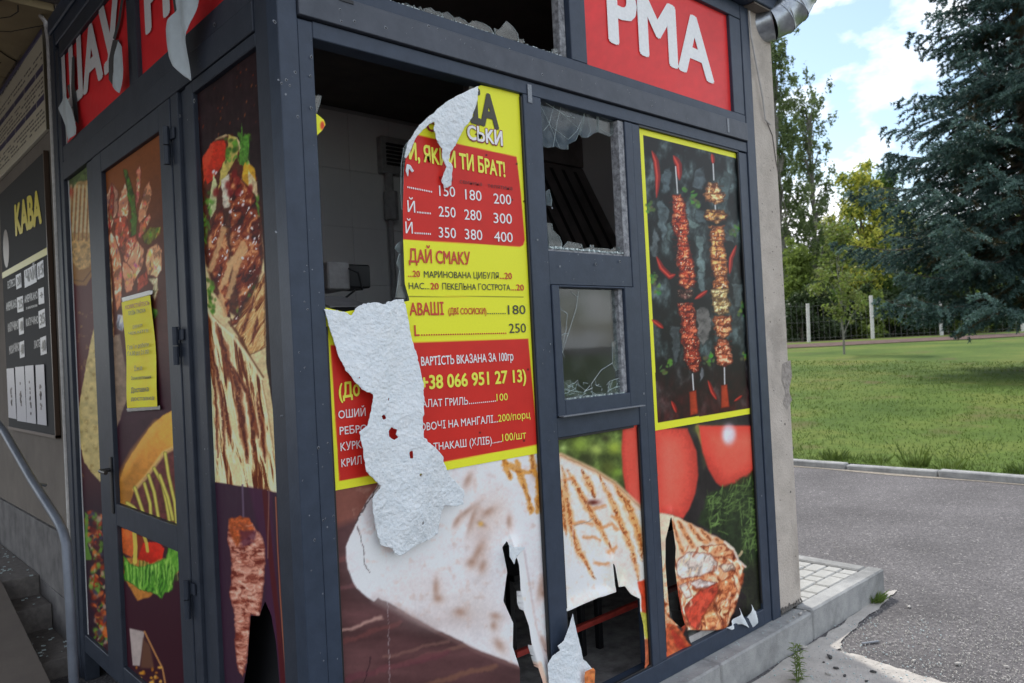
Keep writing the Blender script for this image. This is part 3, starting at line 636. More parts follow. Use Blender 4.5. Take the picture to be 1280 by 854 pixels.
edge = sheet('torn_backing', 'front', OF-.032, *[.0]*0, u0=fr(629, 700, OF)[0], u1=fr(660, 700, OF)[0], z0=fr(640, 708, OF)[1], z1=fr(640, 674, OF)[1], cell=.003, m=M['white_back'], keep=[(631.5, 677), (643, 684), (656, 684), (650, 692), (645, 700), (642.5, 706), (635, 694)], deform=lambda P: .004*np.sin(P[:, 0]*90), parent=w1, thick=.001)
# ---- middle pane
def paint_wrap2(cv):
    cv.fill((74, 88, 44)); cv.mul(.8, 14, 6, (1, 1.2)); cv.mul(.3, 5, 16)
    for x, y, r, c in ((725, 556, 12, (130, 150, 60)), (745, 562, 8, (165, 180, 90)), (712, 570, 6, (60, 66, 34)), (768, 560, 9, (150, 165, 60)), (757, 548, 6, (50, 50, 30)), (704, 560, 4, (170, 190, 110)), (770, 590, 7, (120, 150, 55)), (700, 540, 8, (90, 110, 40)), (735, 575, 9, (52, 56, 30)), (760, 585, 10, (78, 84, 36))): cv.blot(x, y, r, r*.9, c, .85)
    tom = [(779, 525), (777, 560), (778, 586), (782, 612), (790, 625), (800, 636), (815, 645), (840, 520)]
    cv.poly(tom, (206, 78, 64), 2.5, 1, .5, 10, .06, 8, ((1, 0), .1), 6, (176, 52, 44)); cv.blot(800, 575, 3.5, 22, (226, 150, 140), .5)
    body = [(690, 563), (701, 568), (717, 576), (742, 587), (767, 603), (785, 618), (799, 632), (812, 640), (830, 900), (680, 900)]
    cv.poly(body, (212, 203, 196), 1.6, 1, 1., 9, .07, 15)
    for pts in ((( 701, 569), (742, 588), (768, 604), (799, 633), (812, 641)),): cv.line(pts, 3.2, (206, 168, 130), .8, 3); cv.line(pts, 1., (150, 104, 74), .6, 1.5, 1, 5)
    for x, y, rx, ry, c, al in ((730, 720, 22, 18, (218, 216, 220), .8), (720, 690, 12, 40, (206, 200, 200), .5), (780, 650, 20, 22, (214, 190, 166), .6), (700, 660, 8, 40, (220, 216, 218), .5), (755, 700, 14, 20, (216, 208, 206), .5), (775, 720, 12, 14, (222, 196, 170), .5)): cv.blot(x, y, rx, ry, c, al)
    marks = [((703, 583), (707, 612), (711, 640), (717, 671), (724, 690), (733, 704), (744, 724)), ((709, 588), (722, 610), (735, 635), (744, 650), (753, 665), (766, 690)), ((727, 588), (737, 606), (743, 622)), ((749, 594), (760, 616), (768, 634), (775, 652), (782, 668), (789, 686), (795, 705), (798, 725)), ((767, 605), (778, 622), (788, 640), (797, 664), (803, 700)), ((783, 620), (790, 640), (799, 668), (804, 690)), ((700, 600), (704, 640), (708, 668))]
    for i, pts in enumerate(marks):
        cv.line(pts, 4.4, (206, 148, 88), .75, 4, 3, 6, 0, True); cv.line(pts, 2.3, (166, 88, 40), .85, 2, 3, 5, .38, True); cv.line(pts, 1.2, (104, 48, 26), .7, 1.5, 3, 4, .5)
    for pts in (((717, 656), (728, 652), (740, 656)), ((730, 672), (742, 671), (750, 675)), ((744, 704), (752, 706), (758, 704)), ((765, 646), (775, 650)), ((705, 600), (716, 598)), ((742, 636), (756, 632)), ((752, 660), (764, 655), (772, 662)), ((760, 690), (770, 684))): cv.line(pts, 2., (190, 120, 66), .7, 3, 2, 4)
    cv.blot(742, 628, 8, 3.4, (106, 44, 34), .95); cv.blot(739, 629, 4, 2, (70, 26, 22), .9)
    cv.line([(717, 657), (736, 652), (742, 648)], .7, (150, 130, 118), .7, 1); cv.line([(716, 656), (716, 690), (714, 720)], .5, (226, 222, 222), .6, 1)
    cv.poly([(797, 728), (812, 722), (815, 770), (800, 770)], (186, 66, 40), 2, 1, 1, 6, .2, 4)
    cv.poly([(796, 764), (815, 768), (815, 800), (806, 806), (800, 785)], (176, 170, 72), 2, 1, 1, 6, .2, 4)
    cv.poly([(800, 798), (815, 800), (815, 860), (800, 860)], (170, 92, 62), 2, 1, 2, 6, .4, 4)
    cv.speck(body, (190, 150, 124), 7, .62, .3, 9, 4); cv.mul(.06, 2.5, 8)
hole2 = [(690, 768), (709, 762), (722, 756), (745.5, 746), (752, 744.5), (767, 739), (765, 728), (762.5, 701), (765.5, 708), (770, 733), (777.5, 732), (785, 742), (796.5, 748), (797, 763.6), (801, 781), (802.5, 800), (803.5, 821), (801, 860), (800, 930), (745, 960), (742, 854), (700, 860), (680, 860)]
def def2(P):
    d, _, _ = segdist(P, [fr(*p, OF) for p in hole2]); return .014*np.exp(-(d/.03)**2)+.003*(fbm(P[:, 0]*8, P[:, 1]*4, 3)-.5)
w2 = sheet('wrap_print', 'front', OF, 1.062, 1.588, .235, 1.268, .004, FM, paint_wrap2, None, [hole2], def2, GF)
tag(w2, 'narrow window print with grill marks and tomato below the serving hatch, big hole torn low', 'poster')
flap = [(713, 766), (719, 784), (724, 799), (729, 815), (731, 825), (738, 829), (744.5, 837), (743, 845), (742, 900), (688, 900), (689.5, 854), (688.6, 832), (693, 822), (700, 813), (698, 808), (704, 800), (708, 786)]
fc = fr(700, 900, -.03)
def defflap(P): return .02*np.sin((P[:, 0]-fc[0])*22)+.012*np.sin((P[:, 1])*9)+.0006*np.sin((P[:, 0]*90+P[:, 1]*170))+.012*np.abs(fbm(P[:, 0]*14, P[:, 1]*9, 6, 3)-.5)
a_, b_ = fr(686, 905, -.03), fr(748, 762, -.03)
o = sheet('curled_flap', 'front', -.028, a_[0], b_[0], a_[1], fr(710, 762, -.03)[1], .0035, M['white_back'], None, flap, (), defflap, parent=w2, thick=.001); o['label'] = 'white-backed flap curling out over the mullion'
def paint_orange(cv): cv.fill((190, 110, 64)); cv.mul(.4, 4, 3)
a_, b_ = fr(727, 870, -.035), fr(746, 832, -.035)
sheet('curled_flap', 'front', -.055, a_[0], b_[0], a_[1], b_[1]+.01, .003, FM, paint_orange, [(732, 836), (741, 834), (744, 838), (742, 870), (728, 870), (730, 850)], (), None, GF, parent=w2, thick=.001)
# ---- right pane
def paint_wrap3(cv):
    cv.fill((40, 36, 36)); cv.mul(.4, 18, 4)
    cv.poly([(870, 530), (905, 530), (900, 560), (880, 585)], (64, 60, 44), 6)
    cv.line([(872, 534), (878, 552), (884, 566)], 3, (150, 120, 70), .8, 2); cv.blot(874, 537, 7, 5, (100, 110, 50), .8)
    t1 = Q(660, 550, .356, (440, -40), (560, -40), (592, 40), (599, 120), (588, 190), (566, 245), (545, 276), (520, 270), (495, 262), (440, 256))
    t2 = Q(660, 550, .356, (600, -50), (830, -50), (830, 90), (800, 118), (760, 150), (720, 168), (688, 172), (660, 150), (632, 100), (612, 40))
    cv.poly(t2, (212, 84, 68), 2.5, 1, .5, 10, .06, 9, ((0, 1), -.14), 20, (166, 46, 38)); cv.poly(t1, (214, 88, 72), 2.5, 1, .5, 10, .06, 9, ((1, 0), -.14), 20, (164, 48, 40))
    cv.blot(911, 543, 9, 13, (226, 205, 214), .9, 0, 2); cv.blot(908, 545, 3, 7, (240, 235, 240), .5)
    cv.blot(835, 575, 10, 30, (222, 104, 88), .5)
    dp = Q(660, 550, .356, (640, 180), (720, 150), (790, 110), (830, 120), (840, 600), (770, 600), (760, 440), (700, 360), (600, 290), (615, 230))
    cv.poly(dp, (34, 46, 26), 4, .9, 4, 8, .5, 5)
    for i in range(1000):
        x = R_.uniform(882, 957); y = R_.uniform(592, 790)
        if y > 600+(957-x)*1.1 and y > 640 and x < 925: continue
        if y < 596+(950-x)*.35: continue
        a = R_.uniform(-.4, 1.9) if y < 700 else R_.uniform(-1, 2.6); l = R_.uniform(4, 13); g = R_.uniform(.45, 1.25)*(1 if y < 700 else .65)
        cv.line([(x, y), (x+l*math.cos(a)*.6, y-l*math.sin(a)*.5), (x+l*math.cos(a), y-l*math.sin(a))], R_.uniform(.35, .9), (92*g, 116*g, 62*g), .7, 1.1)
    cv.poly([(895, 735), (962, 690), (965, 800), (880, 800)], (26, 20, 24), 14, .55)
    body = Q(660, 550, .356, (430, 245), (465, 258), (500, 262), (530, 272), (600, 308), (650, 335), (692, 358), (722, 385), (735, 420), (752, 430), (764, 446), (755, 460), (757, 495), (742, 545), (725, 600), (705, 645), (690, 665), (650, 668), (580, 668), (550, 668), (540, 640), (430, 700))
    cv.marble(body, [(90, 40, 24), (160, 84, 50), (206, 140, 100), (222, 176, 140), (236, 214, 190)], (6, 9), 31, 1.4, 2, (90, 50, 34), 1, -.5, 1.2)
    cv.poly(Q(660, 550, .356, (430, 245), (500, 262), (600, 308), (690, 358), (722, 385), (700, 400), (640, 380), (610, 400), (560, 400), (510, 420), (430, 420)), (214, 186, 160), 3, 1, 2, 8, .15, 6)
    for pts in (((500, 290), (520, 340), (540, 390)), ((530, 290), (560, 345), (580, 372)), ((570, 300), (600, 345), (625, 360)), ((610, 320), (640, 350)), ((660, 350), (690, 372))):
        q = Q(660, 550, .356, *pts); cv.line(q, 3, (196, 128, 78), .8, 3, 2, 5); cv.line(q, 1.5, (130, 64, 36), .8, 1.5, 2, 5, .38)
    for pts, c in ((((515, 430), (560, 390), (640, 400), (668, 430), (660, 460), (600, 480), (540, 490), (515, 470)), (226, 208, 196)), (((600, 375), (680, 365), (720, 390), (715, 420), (650, 410)), (208, 150, 108)), (((665, 440), (720, 430), (730, 455), (690, 465)), (214, 190, 170)),
                   (((520, 510), (560, 500), (575, 550), (555, 560)), (224, 200, 186)), (((560, 500), (600, 488), (665, 500), (655, 518), (590, 522)), (226, 206, 198)), (((545, 590), (600, 530), (665, 500), (668, 535), (640, 580), (610, 640), (590, 668), (560, 650)), (190, 68, 48)),
                   (((670, 500), (720, 470), (735, 530), (700, 600), (670, 640), (660, 560)), (206, 132, 86)), (((680, 560), (715, 560), (700, 640), (680, 655), (660, 610)), (222, 172, 128)), (((610, 620), (650, 590), (680, 640), (675, 664), (600, 668)), (214, 150, 100)),
                   (((515, 500), (530, 560), (545, 640), (540, 690), (525, 640), (512, 560)), (196, 80, 52))):
        q = Q(660, 550, .356, *pts); red_ = c[0] < 200; cv.marble(q, [tuple(v*.62 for v in c), tuple(v*.86 for v in c), c, tuple(min(250, v*1.1) for v in c)] if red_ or c[2] > 160 else [(104, 46, 26), (166, 88, 52), c, c, (238, 206, 172)], (5, 8), int(c[1]), 1.3, 2.2, (104, 44, 28), .95, .5, 1.5)
    for i in range(26):
        x = R_.uniform(850, 925); y = R_.uniform(690, 785); l = R_.uniform(4, 12); a = R_.uniform(.6, 1.6)
        if x > 935-(y-690)*.25: continue
        cv.line([(x, y), (x+l*math.cos(a)*.5+1, y-l*math.sin(a)*.5), (x+l*math.cos(a), y-l*math.sin(a))], R_.uniform(.5, 1.6), R_.choice([(140, 62, 34), (232, 196, 160), (176, 92, 54), (236, 214, 196)]), .6, 1.2, 1, 4)
    cv.line(Q(660, 550, .356, (690, 358), (722, 385), (740, 425), (764, 446)), 1.6, (226, 206, 192), .8, 1.5, 1, 4)
    cv.poly(Q(660, 550, .356, (485, 640), (515, 650), (545, 690), (590, 752), (550, 770), (548, 800), (495, 840), (480, 840)), (178, 84, 52), 1.5, 1, 2, 8, .5, 5)
    cv.poly(Q(660, 550, .356, (500, 660), (545, 700), (560, 750), (520, 730)), (150, 44, 34), 3, .8, 2, 6, .3, 4); cv.blot(846, 822, 6, 8, (206, 150, 104), .7)
    cv.mul(.07, 2.5, 8)
film3_keep = None
h3a = [(836, 643), (839, 663), (842, 684), (841, 710), (845, 742), (848.8, 763.6), (853, 780), (848, 784), (843, 779), (834.5, 770.8), (832.7, 749), (829, 706.6), (829, 674.6), (834, 655)]
h3b = [(856, 787), (875, 787.5), (891, 788), (906, 785), (916, 790), (930, 794), (941, 788), (943, 775), (962, 770), (962, 812), (830, 880), (826, 850), (836.5, 848), (853, 833), (855.5, 825), (869, 818), (866, 812), (860, 800)]
def def3(P):
    d, _, _ = segdist(P, [fr(*p, OF) for p in h3a]); e, _, _ = segdist(P, [fr(*p, OF) for p in h3b])
    return .012*np.exp(-(d/.03)**2)+.010*np.exp(-(e/.03)**2)+.003*(fbm(P[:, 0]*8, P[:, 1]*4, 3)-.5)
w3 = sheet('wrap_print', 'front', OF, 1.672, 2.508, .225, 1.240, .0048, FM, paint_wrap3, None, [h3a, h3b], def3, GF)
tag(w3, 'window print of cherry tomatoes, dill and wrap end, torn open along its bottom, right pane', 'poster')
for pts, yy in (([(918, 776), (923, 768), (926, 760), (929, 772), (936, 776), (941, 783), (940, 786), (934, 784), (926, 780), (912, 787), (908, 785)], -.002), ([(938, 754), (941, 762), (948, 765), (944, 770), (945, 778), (943, 786), (939, 785), (935, 778), (937, 768)], -.004)):
    a_ = fr(min(p[0] for p in pts)-2, 790, yy)[0]; b_ = fr(max(p[0] for p in pts)+2, 770, yy)[0]; zz = [fr(*p, yy)[1] for p in pts]
    sheet('torn_scrap', 'front', yy, a_, b_, min(zz)-.01, max(zz)+.01, .004, M['white_back'], None, pts, (), lambda P: .012*np.sin(P[:, 0]*60+P[:, 1]*40), parent=w3, thick=.001)
# ---- skewer poster
def paint_kebab(cv):
    cv.fill(YEL)
    s = .2343; A = lambda *p: Q(800, 150, s, *p); B = lambda *p: Q(800, 340, s, *p)
    inner = [(803.5, 168.5), (925.5, 199), (943.5, 509), (822.5, 529)]
    k = cv.sel(inner, 2); p = cv.P[k]
    n = fbm(p[:, 0]/16, p[:, 1]/26, 41, 5); n2 = fbm(p[:, 0]/5, p[:, 1]/8, 43, 4); v = np.clip((n-.42)*4, 0, 1)
    c = np.array([15, 18, 19])+(np.array([82, 96, 96])-np.array([15, 18, 19]))*(v**1.4*n2*1.5)[:, None]
    low = np.clip((p[:, 1]-440)/70, 0, 1)[:, None]; c = c*(1-low*.62)+np.array([60, 16, 16])*low*.62*(.3+fbm(p[:, 0]/6, p[:, 1]/10, 77)[:, None]*1.5)
    a = np.where(inside(p, inner), 1., 0.); cv.mixin(k, a, c)
    for pts, c in ((A((85, 430), (120, 420), (160, 480), (150, 600), (120, 660), (95, 560)), (78, 90, 92)), (A((290, 610), (340, 620), (345, 800), (350, 854), (300, 854), (305, 720)), (92, 108, 106)), (A((440, 260), (490, 290), (480, 420), (440, 480), (425, 330)), (66, 80, 80)), (A((290, 280), (330, 250), (350, 330), (320, 380), (280, 360)), (70, 80, 84)),
                   (A((245, 500), (320, 570), (300, 590), (240, 560)), (88, 104, 100)), (B((300, 200), (350, 190), (380, 250), (380, 330), (330, 390), (300, 350)), (104, 100, 96)), (B((300, 0), (340, 0), (350, 100), (320, 110)), (84, 98, 98)), (B((490, 60), (550, 60), (545, 190), (500, 180)), (70, 80, 80)), (B((160, 290), (220, 300), (220, 420), (190, 520), (165, 400)), (60, 66, 68)),
                   (A((110, 290), (165, 250), (165, 370), (120, 400)), (70, 82, 86)), (A((140, 560), (175, 540), (170, 660), (140, 640)), (74, 88, 86)), (B((330, 500), (350, 560), (320, 600), (310, 540)), (110, 112, 116)), (A((50, 690), (80, 560), (105, 640), (90, 740)), (80, 88, 90)), (A((430, 560), (500, 620), (500, 670), (440, 640)), (70, 78, 78)), (A((290, 480), (350, 490), (350, 560), (300, 560)), (64, 76, 78))):
        cv.poly(c=None, pts=pts, rgb=c, soft=2, al=.85, wob=4, ws=8, tex=.45, ts=5, rim=2, rimc=(16, 18, 18)) if False else cv.poly(pts, c, 2, .85, 4, 8, .45, 5, None, 2, (16, 18, 18))
    for pts, w_ in ((A((65, 165), (85, 220), (95, 300), (90, 415)), 3.6), (A((180, 190), (205, 240), (212, 320)), 4.2), (A((385, 180), (392, 235)), 2.6), (A((90, 730), (115, 790), (160, 835), (190, 825)), 3.6), (A((515, 670), (485, 740), (480, 820)), 2.8), (B((295, 145), (360, 100)), 2.8), (B((65, 255), (125, 300)), 3), (B((365, 580), (385, 640), (410, 680)), 2.4), (B((170, 690), (195, 750)), 2.4), (B((505, 690), (545, 660)), 1.6)):
        cv.line(pts, w_, (112, 16, 14), .95, 1.5, 0, 6, 0, True); cv.line([(x-.8, y) for x, y in pts], w_*.35, (214, 78, 60), .7, 1.5, 0, 6, 0, True)
    for cx_, cy_ in ((855, 238), (866, 250), (868, 243), (811, 260), (915, 292), (922, 285), (817, 352), (822, 362), (884, 452), (892, 446), (829, 462), (836, 455), (930, 380), (926, 390), (929, 445), (818, 345), (814, 258), (870, 256)):
        for i in range(7): cv.blot(cx_+R_.uniform(-4, 4), cy_+R_.uniform(-5, 5), R_.uniform(1, 2.6), R_.uniform(1.5, 3.5), (84*R_.uniform(.6, 1.15), 124*R_.uniform(.6, 1.1), 56*R_.uniform(.6, 1.1)), .8, R_.uniform(0, 3), 2)
    for a, b_ in ((A((190, 250))[0], A((200, 390))[0]), (A((390, 235))[0], A((394, 320))[0]), (A((400, 440))[0], A((404, 495))[0]), (B((280, 545))[0], B((286, 630))[0]), (B((450, 500))[0], B((452, 600))[0])): cv.line([a, b_], .8, (190, 190, 190), .95, .8)
    def meat(path, hw, base, hi, dark, seed):
        rr = random.Random(seed); L_, R2 = [], []
        for i in range(len(path)-1):
            (x0, y0), (x1, y1) = path[i], path[i+1]; n = max(2, int(abs(y1-y0)/3.4))
            for j in range(n): t = j/n; h = (hw[i]+(hw[i+1]-hw[i])*t)*rr.uniform(.92, 1.28); x = x0+(x1-x0)*t; y = y0+(y1-y0)*t; L_.append((x-h, y+rr.uniform(-1, 1))); R2.append((x+h*rr.uniform(.9, 1.1), y+rr.uniform(-1, 1)))
        L_.append(path[-1]); pts = L_+R2[::-1]
        bx = tuple(v*.55 for v in base); cv.marble(pts, [dark, bx, base, base, hi, tuple(min(255, v*1.15) for v in hi)], (3.2, 4.2), seed, 1.2, 3.2, tuple(v*.5 for v in dark), 1, .3, 2, (240, 214, 180), .70)
        ys = [p[1] for p in path]; y = min(ys)+4
        while y < max(ys)-2:      # creases between the lumps
            f = (y-min(ys))/(max(ys)-min(ys)); x = path[0][0]+(path[-1][0]-path[0][0])*f; h = max(hw)*1.05; b0 = rr.uniform(-2, 2)
            cv.line([(x-h, y+b0), (x-h*.3, y+rr.uniform(-1.5, 1.5)), (x+h*.3, y+rr.uniform(-1.5, 1.5)), (x+h, y-b0)], rr.uniform(.4, 1.1), tuple(v*.7 for v in dark), .7, 1.2, 2, 4); y += rr.uniform(5, 10)
    meat([(846, 243), (849, 262), (851, 285), (853, 300), (856, 325), (859, 345), (858, 362)], [5, 8.5, 8.5, 6.5, 9, 10, 8.5], (170, 58, 32), (222, 128, 82), (92, 20, 12), 1)
    meat([(857, 362), (857, 375)], [8, 8], (96, 60, 52), (140, 100, 90), (50, 24, 20), 2)
    meat([(857, 378), (860, 400), (862, 425), (866, 450), (868, 466)], [10, 8, 10, 9, 6], (140, 44, 28), (190, 96, 66), (76, 18, 12), 3)
    meat([(891, 229), (892, 243), (894, 256)], [6, 12, 9], (176, 118, 70), (228, 186, 132), (92, 40, 20), 4); meat([(893, 262), (894, 270), (896, 280)], [9, 12, 10], (186, 126, 66), (228, 180, 110), (80, 30, 12), 5)
    cv.blot(896, 273, 4, 3, (50, 26, 14), .9)
    meat([(896, 282), (897, 300), (897, 312), (899, 330), (901, 345), (900, 364)], [9, 8, 9, 10, 8, 9], (172, 96, 50), (222, 160, 96), (92, 34, 16), 6)
    meat([(899, 362), (901, 378), (902, 395)], [11, 10, 9], (182, 150, 96), (226, 204, 150), (104, 70, 40), 7); meat([(903, 394), (904, 412), (903, 424)], [11, 11, 6], (176, 96, 58), (222, 160, 110), (96, 30, 16), 8)
    meat([(903, 424), (904, 440), (906, 452), (906, 459)], [6, 10, 10, 6], (186, 96, 62), (226, 160, 124), (108, 34, 20), 9)
    for pts in (B((262, 640), (268, 768), (310, 756), (300, 630)), B((432, 605), (432, 728), (478, 720), (465, 600))): cv.poly(pts, (150, 52, 28), 1.5, 1, 0, 6, .2, 4, ((1, 0), .2), 2, (80, 20, 10))
    cv.mul(.06, 2, 8)
kz = [fr(x, y, OF-.001) for x, y in ((800, 158.5), (928, 192.5), (945.5, 514.5), (821, 537))]
kp = sheet('skewer_poster', 'front', OF-.0015, 1.676, 2.503, min(k[1] for k in kz[2:])-.004, 2.549, .0034, FM, paint_kebab, None, (), None, GF)
tag(kp, 'yellow-bordered poster of two meat skewers on charcoal with chillies', 'poster')
# ---- menu poster
def paint_menu(cv):
    cv.fill(YEL); cv.mul(.025, 40, 3)
    cv.poly([(400, 140), (521, 168.6), (645.7, 196), (651, 240), (656, 300), (654, 306.5), (650, 308.6), (505, 299.5), (400, 296)], RED, 1.1, 1, 0, 8, .04, 20)
    cv.poly([(413, 431.8), (660.3, 423.3), (672, 553), (671, 556), (424, 601.5)], RED, 1.1, 1, 0, 8, .04, 20)
    cv.line([(505, 370.6), (654, 371.3)], .55, (90, 84, 30), .9, .6)
    for x, y in ((646, 205), (640, 250), (655, 252), (595, 168), (660, 462), (640, 447), (583, 445), (600, 541), (655, 551), (619, 215), (637, 255), (608, 194)): cv.blot(x, y, 1.3, 1.3, (40, 20, 20), .9, 0, 2)
    crackline(cv, [(412, 440), (418, 520), (424, 600)], (200, 190, 60), .3, .4)
menu_keep = [(601, 106.5), (654.5, 118), (662, 250), (676.5, 566), (418, 613.5), (405, 384), (430, 390), (512, 376), (506, 355), (504, 300), (503.5, 260), (505, 215), (508, 190), (517, 172), (525, 160), (544, 145), (562, 126), (585, 114)]
mo = OF-.0035
ma = fr(403, 400, mo)[0]
mp_ = sheet('menu_poster', 'front', mo, ma, .972, fr(418, 615, mo)[1]-.02, 2.56, .0034, FM, paint_menu, menu_keep, [[(657.5+i*.0, 0+i) for i in (0, 1)]+[(657, .5)]][:0], None, GF)
tag(mp_, 'yellow and red price menu poster with its upper left torn off and hanging down', 'poster')
to = mo-.0012
DK = (44, 44, 40); RB = (172, 48, 30); WH = (240, 236, 234); YT = (236, 206, 70)
def tx(b, A, B, h, c, bold=.012): text(b, 'front', to, A, B, h, c, mp_, GF, bold)
tx('ІА', (588, 152), (624, 161), 41, (44, 40, 22), .045)
tx('СЬКИ', (583.5, 174.4), (629, 183.2), 19, (120, 26, 40), .06); text('СЬКИ', 'front', to-.0008, (584, 173.4), (628.4, 182.2), 17.5, (244, 226, 230), mp_, GF, .03)
tx('С', (533, 163), (543, 165), 12, (120, 26, 40), .05)
tx('И, ЯКИЙ ТИ БРАТ!', (511, 198.6), (631.6, 221.4), 20.5, YT, .03)
tx('курка', (549, 224.5), (566, 226.5), 5.5, (92, 18, 18), .001); tx('свинина', (574.7, 229), (602.5, 232.7), 5.2, (92, 18, 18), .001); tx('телятина', (609.5, 234.3), (640.4, 238), 5.4, (92, 18, 18), .001)
for b_, A_, B_, h in (('150', (549, 244.8), (569, 246.4), 13), ('180', (581.5, 249.4), (602, 251.5), 13), ('200', (617, 254.4), (639, 256), 12.8), ('250', (548.4, 270.6), (569.6, 272.2), 13), ('280', (580.4, 274.5), (602, 276), 13), ('300', (617, 278.8), (640, 280), 12.8),
                    ('350', (548.4, 296.8), (570, 298), 13), ('380', (581, 299), (603, 300.4), 13), ('400', (617.7, 301.8), (641, 303), 12.6), ('Й', (509.5, 265), (519, 266), 14), ('Й', (507, 291.6), (516, 292.2), 14)): tx(b_, A_, B_, h, WH, .004)
tx('..............', (509, 235), (540, 241), 13, WH, .01); tx('.........', (521, 266.3), (538.5, 268), 13, WH, .01); tx('.........', (518, 292.4), (538.5, 293.6), 13, WH, .01)
tx('ДАЙ СМАКУ', (511, 327.6), (588, 331), 16.5, RB, .022)
for b_, A_, B_, h, c in (('...20', (510, 346), (525, 346.4), 8, RB), ('МАРИНОВАНА ЦИБУЛЯ', (530, 347), (623.5, 348.6), 8.4, DK), ('...20', (624.5, 348.6), (640, 349), 8, RB), ('НАС...', (511, 361.3), (536.5, 361.7), 8.2, DK), ('20', (538, 361.7), (548.6, 362), 8.2, RB), ('ПЕКЕЛЬНА ГОСТРОТА', (553, 362), (638, 363), 8, DK), ('...20', (639, 363), (655, 363.2), 7.6, RB),
                      ('АВАШІ', (512, 394.3), (555, 393.6), 16, RB), ('(ДВІ СОСИСКИ)', (560.5, 393), (608, 392.8), 8, RB), ('.........', (609, 392.8), (632, 392.6), 8, DK), ('180', (635, 393), (657, 392.6), 11.5, DK), ('L', (518, 420), (524.5, 419.8), 13.5, RB), ('......................................', (526, 419.6), (633, 417.2), 9, RB), ('250', (636.4, 416.4), (657.6, 415.6), 11.8, DK)): tx(b_, A_, B_, h, c, .02 if c is RB else .004)
for b_, A_, B_, h, c in ((', ВАРТІСТЬ ВКАЗАНА ЗА 100гр', (521.5, 457.6), (641.7, 450.6), 11.3, WH), ('+38 066 951 27 13)', (525.5, 487), (657.8, 476.9), 17, YT), ('(До', (423.5, 498), (450, 494), 18, YT), ('ОШИЙ', (423, 523.4), (457, 519.8), 10, WH), ('САЛАТ ГРИЛЬ', (520.5, 510), (585, 505.6), 9.6, WH), ('..............', (586, 505.4), (620, 502), 9, WH), ('100', (620.6, 501.4), (634.7, 500.2), 9, YT),
                      ('РЕБРО', (424.6, 543.7), (459, 540), 10, WH), ('ОВОЧІ НА МАНГАЛІ...', (524.7, 539), (622, 527.8), 10, WH), ('200/порц', (622.6, 527.6), (662.8, 522.5), 9, YT), ('КУРК', (425.7, 564), (452, 560), 10.5, WH), ('АТНАКАШ (ХЛІБ)', (534.6, 564.2), (614.7, 554.8), 9.8, WH), ('.......', (615.5, 554.6), (627, 552.6), 9, WH), ('100/шт', (627.7, 552), (657.6, 547.9), 9.4, YT), ('КРИЛ', (426.7, 584), (452, 579.6), 10, WH)):
    tx(b_, A_, B_, h, c, .03 if c is YT and h > 12 else (.016 if 'ВАР' in b_ else .006))
# hanging flaps of the menu, white backing outwards
low = [(408, 386), (420, 387), (436, 389), (444, 394), (450, 384), (458, 379), (470, 377.5), (484, 380), (487, 376.5), (511, 373), (513, 385), (518.8, 427), (522, 442), (524, 456), (527.5, 480), (527, 490), (527.5, 505), (524.7, 526), (525.8, 547), (538, 557.5), (552, 570), (552.5, 575), (562, 594), (578, 612), (577.5, 631), (570, 633), (557, 632), (552, 652), (551, 668), (535, 676), (524.5, 680), (510, 689), (500, 695), (493.5, 692.5), (492, 687), (478, 682), (471, 656), (466, 639), (465, 622), (476, 608), (466, 600), (454, 589), (450, 561), (445, 540), (455.5, 531), (461, 508), (464, 494), (450, 487), (433, 463), (427, 448), (422, 431), (415, 410)]
holes = [[(475, 520), (479, 518), (482, 523), (478, 525)], [(485, 539), (489, 534), (492, 536), (497, 537), (495, 543), (498, 547), (493, 550), (489, 548), (486, 545)], [(510, 565), (514, 563), (514.5, 573), (511, 573)], [(520.5, 592), (523, 591), (524, 595), (521, 595)], [(484, 498), (486, 497), (486.5, 501), (484.5, 501)], [(447, 471), (449, 471), (449, 473.5), (447, 473)], [(525, 653), (528, 651), (529, 655), (526, 656)], [(509, 638), (511, 638), (511, 640)]]
def rough(poly, amp, n=5, seed=3):
    rr = random.Random(seed); o = []
    for i in range(len(poly)):
        a, b_ = poly[i], poly[(i+1) % len(poly)]
        for k in range(n):
            t = k/n; j = 0 if k == 0 else 1; o.append((a[0]+(b_[0]-a[0])*t+rr.uniform(-amp, amp)*j, a[1]+(b_[1]-a[1])*t+rr.uniform(-amp, amp)*j))
    return o
fo = -.016
zt, zb = fr(460, 376, fo)[1], fr(500, 696, fo)[1]
def deflow(P):
    s = (zt-P[:, 1])/(zt-zb); u = P[:, 0]
    cr_ = np.abs(fbm(u*34, P[:, 1]*30, 5, 5)-.5)*.008+np.abs(fbm(u*8, P[:, 1]*6, 8, 3)-.5)*.022
    return -.016+.024*np.sin(np.clip(s, 0, 1)*2.9)+.010*np.sin(u*26+s*5)-cr_+.008*s
o = sheet('hanging_flap', 'front', fo, fr(404, 400, fo)[0], fr(582, 620, fo)[0], zb-.02, zt+.02, .0028, M['white_back'], None, rough(low, .8), holes, deflow, parent=mp_, thick=.0014); o['label'] = 'crinkled white-backed flap hanging over the lower menu'
up = [(601.5, 106), (598, 123), (590, 141), (585, 151.5), (577, 162), (569.5, 180), (564, 190), (563, 200), (568, 208), (568, 231), (560.5, 234), (556.5, 223.6), (561, 208), (555, 196), (555, 186), (546, 175), (542, 162), (544, 152), (535, 156), (525.8, 163), (516.7, 175), (508.5, 198), (506.5, 196), (509, 178), (520.6, 158), (546, 137.6), (562, 125), (585, 113)]
fz = fr(601, 106, fo)[1]; fzb = fr(560, 236, fo)[1]
def defup(P): return -.008+.014*np.sin((fz-P[:, 1])*9)+.010*np.sin(P[:, 0]*30)-np.abs(fbm(P[:, 0]*34, P[:, 1]*30, 5, 5)-.5)*.012
